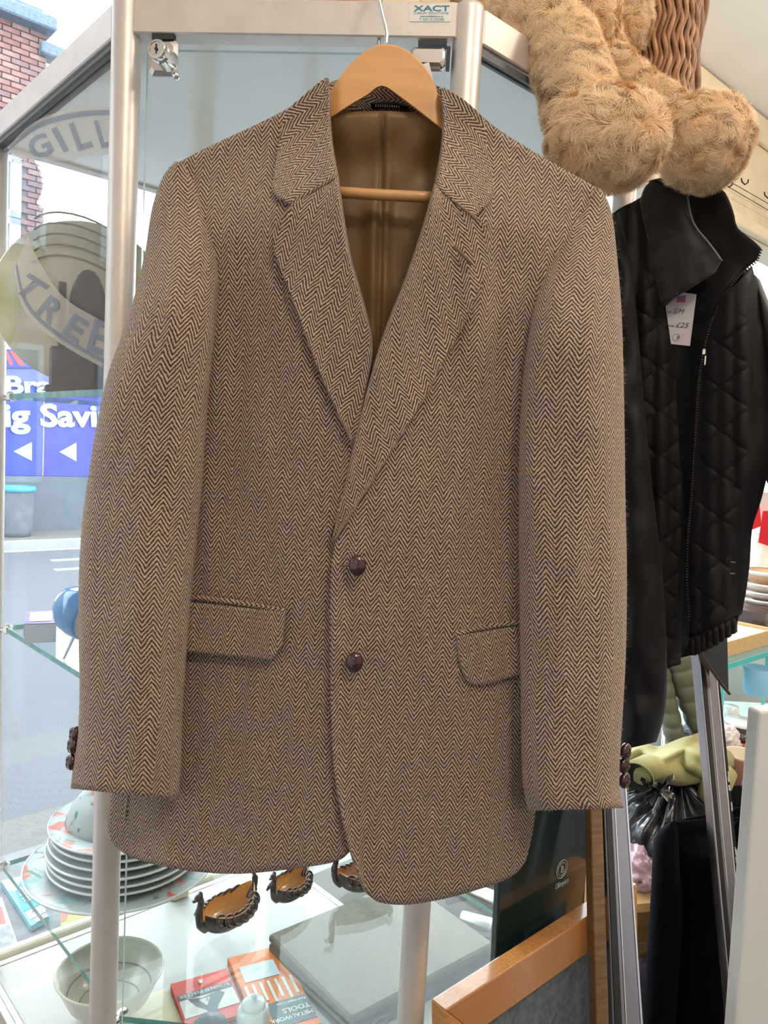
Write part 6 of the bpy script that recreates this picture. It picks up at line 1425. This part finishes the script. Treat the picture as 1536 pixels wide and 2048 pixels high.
# ------------------------------------------------------------------ table and glass shelf of crockery by the window
ztb = atY(1490, 1600, 1.62).z
tbl = thing('white_table', 'white table under the crockery at the right', 'table', Vector((1.10, 2.0, 0)))
mb = MB(); mb.box(Vector((1.20, 1.94, ztb - 0.015)), (0.66, 0.78, 0.03), bev=0.004); mb.build('tabletop', mat('white_melamine', (0.68, 0.68, 0.66), 0.35), tbl)
for sx in (-1, 1):
    for sy in (-1, 1):
        mb = MB(); mb.tube([Vector((1.20 + sx * 0.30, 1.94 + sy * 0.35, ztb - 0.03)), Vector((1.20 + sx * 0.30, 1.94 + sy * 0.35, 0.0))], 0.015, 10); mb.build('leg', M_chrome, tbl, smooth=True)
zgs = atY(1470, 1330, 1.95).z
gs = thing('glass_shelf_unit', 'glass shelf unit with turquoise edges standing on the white table', 'shelf', Vector((1.15, 2.05, ztb)))
M_gedge = mat('turquoise_glass_edge', (0.08, 0.50, 0.52), 0.15)
sa, sb_ = atZ(1440, 1334, zgs), atZ(1560, 1296, zgs); dv = (sb_ - sa); dv.z = 0; dv.normalize(); nv_ = Vector((-dv.y, dv.x, 0))
mb = MB(); mb.box(sa + dv * 0.26 + nv_ * 0.16 - UP * 0.005, (0.60, 0.32, 0.010), (dv, nv_, UP)); mb.build('shelf', glass('turquoise_glass', (0.80, 0.97, 0.97), 0.8, 0.05), gs)
mb = MB(); mb.box(sa + dv * 0.26 - nv_ * 0.0015 - UP * 0.005, (0.60, 0.003, 0.014), (dv, nv_, UP)); mb.build('shelf_edge', M_gedge, gs)
for u in (0.075, 0.34):
    mb = MB(); c = sa + dv * u + nv_ * 0.02; mb.box(Vector((c.x, c.y, (ztb + zgs - 0.01) / 2)), (0.010, 0.006, zgs - 0.01 - ztb), (dv, nv_, UP)); mb.build('support', M_gedge, gs)
for v in (0.03, 0.30):
    mb = MB(); c = sa + dv * 0.26 + nv_ * v; mb.box(Vector((c.x, c.y, (ztb + zgs - 0.01) / 2)), (0.58, 0.005, zgs - 0.01 - ztb), (dv, nv_, UP)); mb.build('glass_side', glass('turquoise_glass', (0.80, 0.97, 0.97), 0.8, 0.05), gs) if v > 0.1 else None
# open wooden tray box
M_pine = mat('pale_pine', (0.66, 0.42, 0.21), 0.55, var=0.15, vscale=25, stretch=(1, 6, 6))
w0 = sa + dv * 0.02 + nv_ * 0.035; tr = thing('wooden_tray_box', 'shallow pale wooden box with a printed sheet on the glass shelf', 'box', Vector((w0.x, w0.y, zgs)))
Lw, Ww, Hw = 0.42, 0.13, 0.042
cen_ = w0 + dv * (Lw / 2 - 0.02) + nv_ * (Ww / 2); cen_.z = zgs + 0.001
mb = MB(); mb.box(cen_ + UP * 0.004, (Lw, Ww, 0.008), (dv, nv_, UP)); mb.build('base', M_pine, tr)
for s in (-1, 1):
    mb = MB(); mb.box(cen_ + nv_ * (s * (Ww / 2 - 0.004)) + UP * (Hw / 2), (Lw, 0.008, Hw), (dv, nv_, UP), bev=0.001); mb.build('side', M_pine, tr)
    mb = MB(); mb.box(cen_ + dv * (s * (Lw / 2 - 0.004)) + UP * (Hw / 2), (0.008, Ww, Hw), (dv, nv_, UP), bev=0.001); mb.build('side', M_pine, tr)
mb = MB(); mb.box(cen_ + UP * (Hw - 0.010), (Lw - 0.02, Ww - 0.02, 0.003), (dv, nv_, UP)); mb.build('printed_sheet', mat('cream_printed_sheet', (0.76, 0.70, 0.56), 0.6, var2=(0.62, 0.55, 0.40), vscale=60), tr)
# brown decorated box behind
bb = atZ(1530, 1256, zgs); bbx = thing('decorated_box', 'dark brown domed box with pale painted scrolls behind the wooden tray', 'box', Vector((bb.x, bb.y, zgs)))
M_dkb = mat('dark_brown_lacquer', (0.055, 0.025, 0.018), 0.25, coat=0.4, var=0.3, vscale=30)
bb = Vector((bb.x, bb.y, zgs + 0.001)); mb = MB()
prof = [(-0.13, 0), (0.13, 0), (0.12, 0.062), (0.09, 0.074), (0.03, 0.082), (-0.03, 0.082), (-0.09, 0.078), (-0.125, 0.066)]
mb.prism([bb + dv * u + UP * z - nv_ * 0.05 for u, z in prof], nv_ * 0.10); mb.build('box_body', M_dkb, bbx)
mb = MB(); mb.blob(bb - nv_ * 0.0505 + UP * 0.052 - dv * 0.04, (0.020, 0.002, 0.011), (dv, nv_, UP)); mb.build('oval_medallion', mat('pale_medallion', (0.52, 0.46, 0.36), 0.4), bbx, smooth=True)
mb = MB(); mb.box(bb - nv_ * 0.051 + UP * 0.031, (0.235, 0.002, 0.0022), (dv, nv_, UP)); mb.box(bb - nv_ * 0.051 + UP * 0.006 , (0.22, 0.002, 0.0015), (dv, nv_, UP))
for s in (-0.085, -0.05, 0.0, 0.05):
    mb.tube([bb - nv_ * 0.0508 + dv * (s + 0.012 * cos(a) * (1 - a / 12)) + UP * (0.018 + 0.008 * sin(a) * (1 - a / 12)) for a in [k * 0.5 for k in range(16)]], 0.0008, 5)
mb.build('painted_scroll', mat('tan_scroll_paint', (0.36, 0.22, 0.10), 0.4), bbx)
# crockery stack above on a small stand
def crock(name, label, cat, px, py, Y, prof, m, group=None, n=32, z0=None):
    c = atY(px, py, Y); 
    if z0 is not None: c.z = z0
    t = thing(name, label, cat, c, group); mb = MB(); mb.lathe(prof, c, n); mb.build('body', m, t, smooth=True); return c, t
M_pinkc = mat('pink_cream_china', (0.74, 0.64, 0.56), 0.25, var=0.08, vscale=30, coat=0.3); M_peach = mat('peach_china', (0.66, 0.42, 0.24), 0.3, var=0.15, vscale=20, coat=0.3)
Yc = 2.45; zz = zgs + 0.002
up_t = thing('crockery_table', 'pale sideboard behind the glass shelf carrying stacked crockery', 'sideboard', Vector((1.48, 2.66, 0))); mb = MB(); ztop2 = atY(1500, 1240, Yc).z
mb.box(Vector((1.48, 2.66, ztop2 - 0.012)), (0.84, 0.56, 0.024), bev=0.003); mb.build('top', mat('pale_grey_paint', (0.62, 0.63, 0.60), 0.5), up_t); mb = MB(); mb.box(Vector((1.48, 2.68, (ztop2 - 0.024) / 2)), (0.74, 0.48, ztop2 - 0.024)); mb.build('carcass', mat('pale_grey_paint', (0.62, 0.63, 0.60), 0.5), up_t)
cs = atY(1528, 1235, Yc); z_ = ztop2 + 0.001
labs = ['lowest peach bowl of the crockery stack at the right edge', 'pale pink bowl second from the bottom of the crockery stack', 'cream bowl in the middle of the crockery stack', 'white rimmed bowl under the top peach bowl of the stack', 'topmost peach bowl of the crockery stack']
for i, (r, hh) in enumerate(((0.075, 0.045), (0.072, 0.026), (0.072, 0.026), (0.076, 0.028), (0.074, 0.040))):
    c = Vector((cs.x, cs.y, z_)); t = thing('china_bowl', labs[i], 'bowl', c, 'stacked china bowls')
    mb = MB(); mb.lathe([(0, 0), (r * .55, 0), (r * .9, hh * .6), (r, hh), (r * .96, hh + 0.002), (r * .85, hh * .62), (0, hh * .2)], c, 32); mb.build('bowl_body', M_peach if i in (0, 4) else M_pinkc, t, smooth=True)
    mb = MB(); mb.lathe([(r * .97, hh * .8), (r * 1.03, hh * .92), (r * 1.02, hh + 0.003), (r * .95, hh + 0.003)], c, 32); mb.build('rim', M_china, t, smooth=True); z_ += hh * 0.96
crock('china_jug', 'tall pale cream jug standing behind the stacked bowls', 'jug', 1516, 1235, 2.62, [(0, 0), (0.04, 0), (0.055, 0.05), (0.066, 0.13), (0.06, 0.17), (0.04, 0.20), (0.036, 0.24), (0.043, 0.262), (0.040, 0.262), (0.033, 0.24), (0, 0.2)], M_pinkc, z0=ztop2 + 0.001)
for i, (px_, lab) in enumerate(((1486, 'small floral cup left of the crockery stack'), (1474, 'small olive tinted cup beside the black jacket hem'))):
    c, t = crock('china_cup', lab, 'cup', px_, 1232, 2.50, [(0, 0), (0.018, 0), (0.026, 0.02), (0.029, 0.05), (0.0275, 0.05), (0.023, 0.02), (0, 0.006)], M_flor if i == 0 else mat('olive_tint_china', (0.5, 0.48, 0.32), 0.3), 'cups beside the crockery stack', z0=ztop2 + 0.001)
# things on the white table
zt3 = ztb + 0.001
c, t = crock('pink_pot', 'tall dusty pink pot with cream inside standing on the white table', 'pot', 1480, 1592, 1.62, [(0, 0), (0.036, 0), (0.038, 0.004), (0.044, 0.098), (0.043, 0.102), (0.041, 0.098)], mat('dusty_pink_glaze', (0.42, 0.22, 0.165), 0.4, var=0.1, vscale=14), z0=zt3)
mb = MB(); mb.lathe([(0.0415, 0.1), (0.0425, 0.1025), (0.040, 0.101), (0.036, 0.02), (0, 0.016)], c, 32); mb.build('cream_inside', mat('cream_glaze_inside', (0.70, 0.62, 0.48), 0.35), t, smooth=True)
mb = MB(); mb.blob(c + Vector((-0.012, -0.0405, 0.052)), (0.009, 0.003, 0.009)); mb.build('round_sticker', mat('lilac_sticker', (0.62, 0.52, 0.58), 0.5), t, smooth=True)
c, t = crock('ribbon_reel', 'dark lidded jar with a white disc top on the white table', 'jar', 1482, 1452, 1.92, [(0, 0), (0.036, 0), (0.037, 0.014), (0.032, 0.016), (0.031, 0.034), (0.034, 0.036)], mat('dark_brown_plastic', (0.035, 0.022, 0.02), 0.3, coat=0.4), z0=zt3 + 0.03)
mb = MB(); mb.lathe([(0.0, 0.036), (0.040, 0.036), (0.042, 0.040), (0.040, 0.046), (0, 0.048)], c, 32); mb.build('white_disc', M_china, t, smooth=True)
mb = MB(); mb.box(Vector((c.x, c.y, zt3 + 0.0145)), (0.13, 0.09, 0.028), bev=0.003); tb2 = tag(mb.build('red_box', mat('brick_red_card', (0.42, 0.06, 0.035), 0.5, var=0.2, vscale=20)), 'brick red card box under the dark lidded jar', 'box')
mb = MB(); mb.box(Vector((c.x + 0.005, c.y - 0.0455, zt3 + 0.018)), (0.026, 0.0015, 0.016)); go = mb.build('green_label', mat('bright_green_label', (0.10, 0.55, 0.10), 0.5)); go.parent = tb2
c = atY(1484, 1482, 1.78); mb = MB(); mb.box(Vector((c.x, c.y, zt3 + 0.004)), (0.13, 0.11, 0.008), (Vector((0.9, -0.4, 0)).normalized(), Vector((0.4, 0.9, 0)).normalized(), UP)); tag(mb.build('paper_stack', mat('white_printed_paper', (0.74, 0.74, 0.72), 0.6, var=0.08, vscale=50)), 'stack of white printed paper in front of the red box', 'paper')
c, t = crock('wooden_ornament', 'pale turned wooden ornament with a dark slot on the white table', 'ornament', 1520, 1440, 1.95, [(0, 0), (0.026, 0), (0.034, 0.012), (0.037, 0.03), (0.030, 0.048), (0.018, 0.056), (0.022, 0.066), (0.018, 0.08), (0, 0.086)], M_pine, z0=zt3 + 0.0)
mb = MB(); mb.box(c + Vector((0.0, -0.036, 0.03)), (0.005, 0.004, 0.014), (Vector((0.8, 0, 0.5)).normalized(), Vector((0, 1, 0)), Vector((-0.5, 0, 0.8)).normalized())); mb.build('slot', M_black, t)
c, t = crock('cream_beaker', 'tall cream curved beaker partly hidden by the white panel', 'beaker', 1514, 1510, 1.72, [(0, 0), (0.018, 0), (0.021, 0.004), (0.026, 0.10), (0.022, 0.115), (0.012, 0.12), (0, 0.121)], mat('cream_plastic', (0.66, 0.62, 0.52), 0.4), z0=zt3)
c, t = crock('blue_beaker', 'light blue plastic beaker seen through the glass shelf unit', 'beaker', 1512, 1388, 2.08, [(0, 0), (0.030, 0), (0.0315, 0.003), (0.040, 0.075), (0.038, 0.075), (0.029, 0.005), (0, 0.004)], mat('light_blue_plastic', (0.22, 0.48, 0.68), 0.5), z0=None)
c, t = crock('white_jar', 'white jar standing on the table below the glass shelf', 'jar', 1462, 1400, 2.02, [(0, 0), (0.028, 0), (0.03, 0.05), (0.022, 0.065), (0.022, 0.08), (0, 0.082)], M_china, z0=zt3)
mb = MB(); c = atY(1520, 1568, 1.70); mb.box(Vector((c.x, c.y, zt3 + 0.016)), (0.06, 0.06, 0.032)); tag(mb.build('striped_box', mat('black_and_cream_card', (0.60, 0.55, 0.47), 0.5, var2=(0.03, 0.02, 0.02), vscale=10, stretch=(0.2, 0.2, 12)), bevel=0.001), 'small black and cream striped box behind the pink pot', 'box')
# folded navy garment strip and pale cushion in front of the table
c = atY(1500, 1600, 1.52); mb = MB(); mb.box(c, (0.16, 0.10, 0.022), bev=0.008); tag(mb.build('navy_folded_cloth', M_navy, autos=radians(40)), 'folded navy cloth strip in front of the pink pot', 'cloth')
heap('pale_cushion', 'pale pink cushion edge under the folded navy cloth', 'cushion', 1500, 1640, 1.50, (0.085, 0.06, 0.028), mat('pale_pink_cushion', (0.70, 0.55, 0.50), 0.8), amp=0.08, fold=0.03, seed=50)
# row of hooks and cord on the cream pelmet
PW = AB(0.422, 0); hkt = thing('hook_rail', 'thin wires with small dark hooks on the cream window pelmet', 'rail', onplane(1470, 380, PW, A2))
M_hook = mat('dark_hook_metal', (0.03, 0.03, 0.03), 0.4, metal=0.6)
def PX(px, py, out=0.012): return onplane(px, py, PW - A2 * out, A2)
for a_, b_ in (((1440, 352), (1580, 432)), ((1430, 358), (1580, 446))):
    mb = MB(); mb.tube([PX(*a_), PX(*b_)], 0.0018, 6); mb.build('wire', M_hook, hkt)
for (x, y) in ((1450, 371), (1482, 366), (1528, 393)):
    c = PX(x, y, 0.014); mb = MB(); mb.tube([c + UP * 0.022, c + UP * 0.005 - A2 * 0.004, c - UP * 0.012 - A2 * 0.02, c - UP * 0.004 - A2 * 0.034, c + UP * 0.01 - A2 * 0.034], 0.0035, 7); mb.build('hook', M_hook, hkt, smooth=True)
# small boxes on the case roof, seen over the top rail
for (x0, x1, lab, m) in ((840, 900, 'pale yellow box edge on the case roof behind the hook', mat('pale_yellow_card', (0.72, 0.58, 0.34), 0.6)), (640, 760, 'cream and red box edge on the case roof above the top rail', mat('cream_red_card', (0.62, 0.50, 0.42), 0.6, var2=(0.45, 0.08, 0.08), vscale=30))):
    p0, p1 = atZ(x0, 2, zrt + 0.012), atZ(x1, 2, zrt + 0.012); mb = MB(); mm_ = (p0 + p1) / 2
    p0, p1 = atY(x0, -4, 0.98), atY(x1, -4, 0.98); mb.box(Vector(((p0.x + p1.x) / 2, 1.02, ztop + 0.05)), ((p1.x - p0.x), 0.10, 0.10), bev=0.002); tag(mb.build('roof_box', m), lab, 'box')
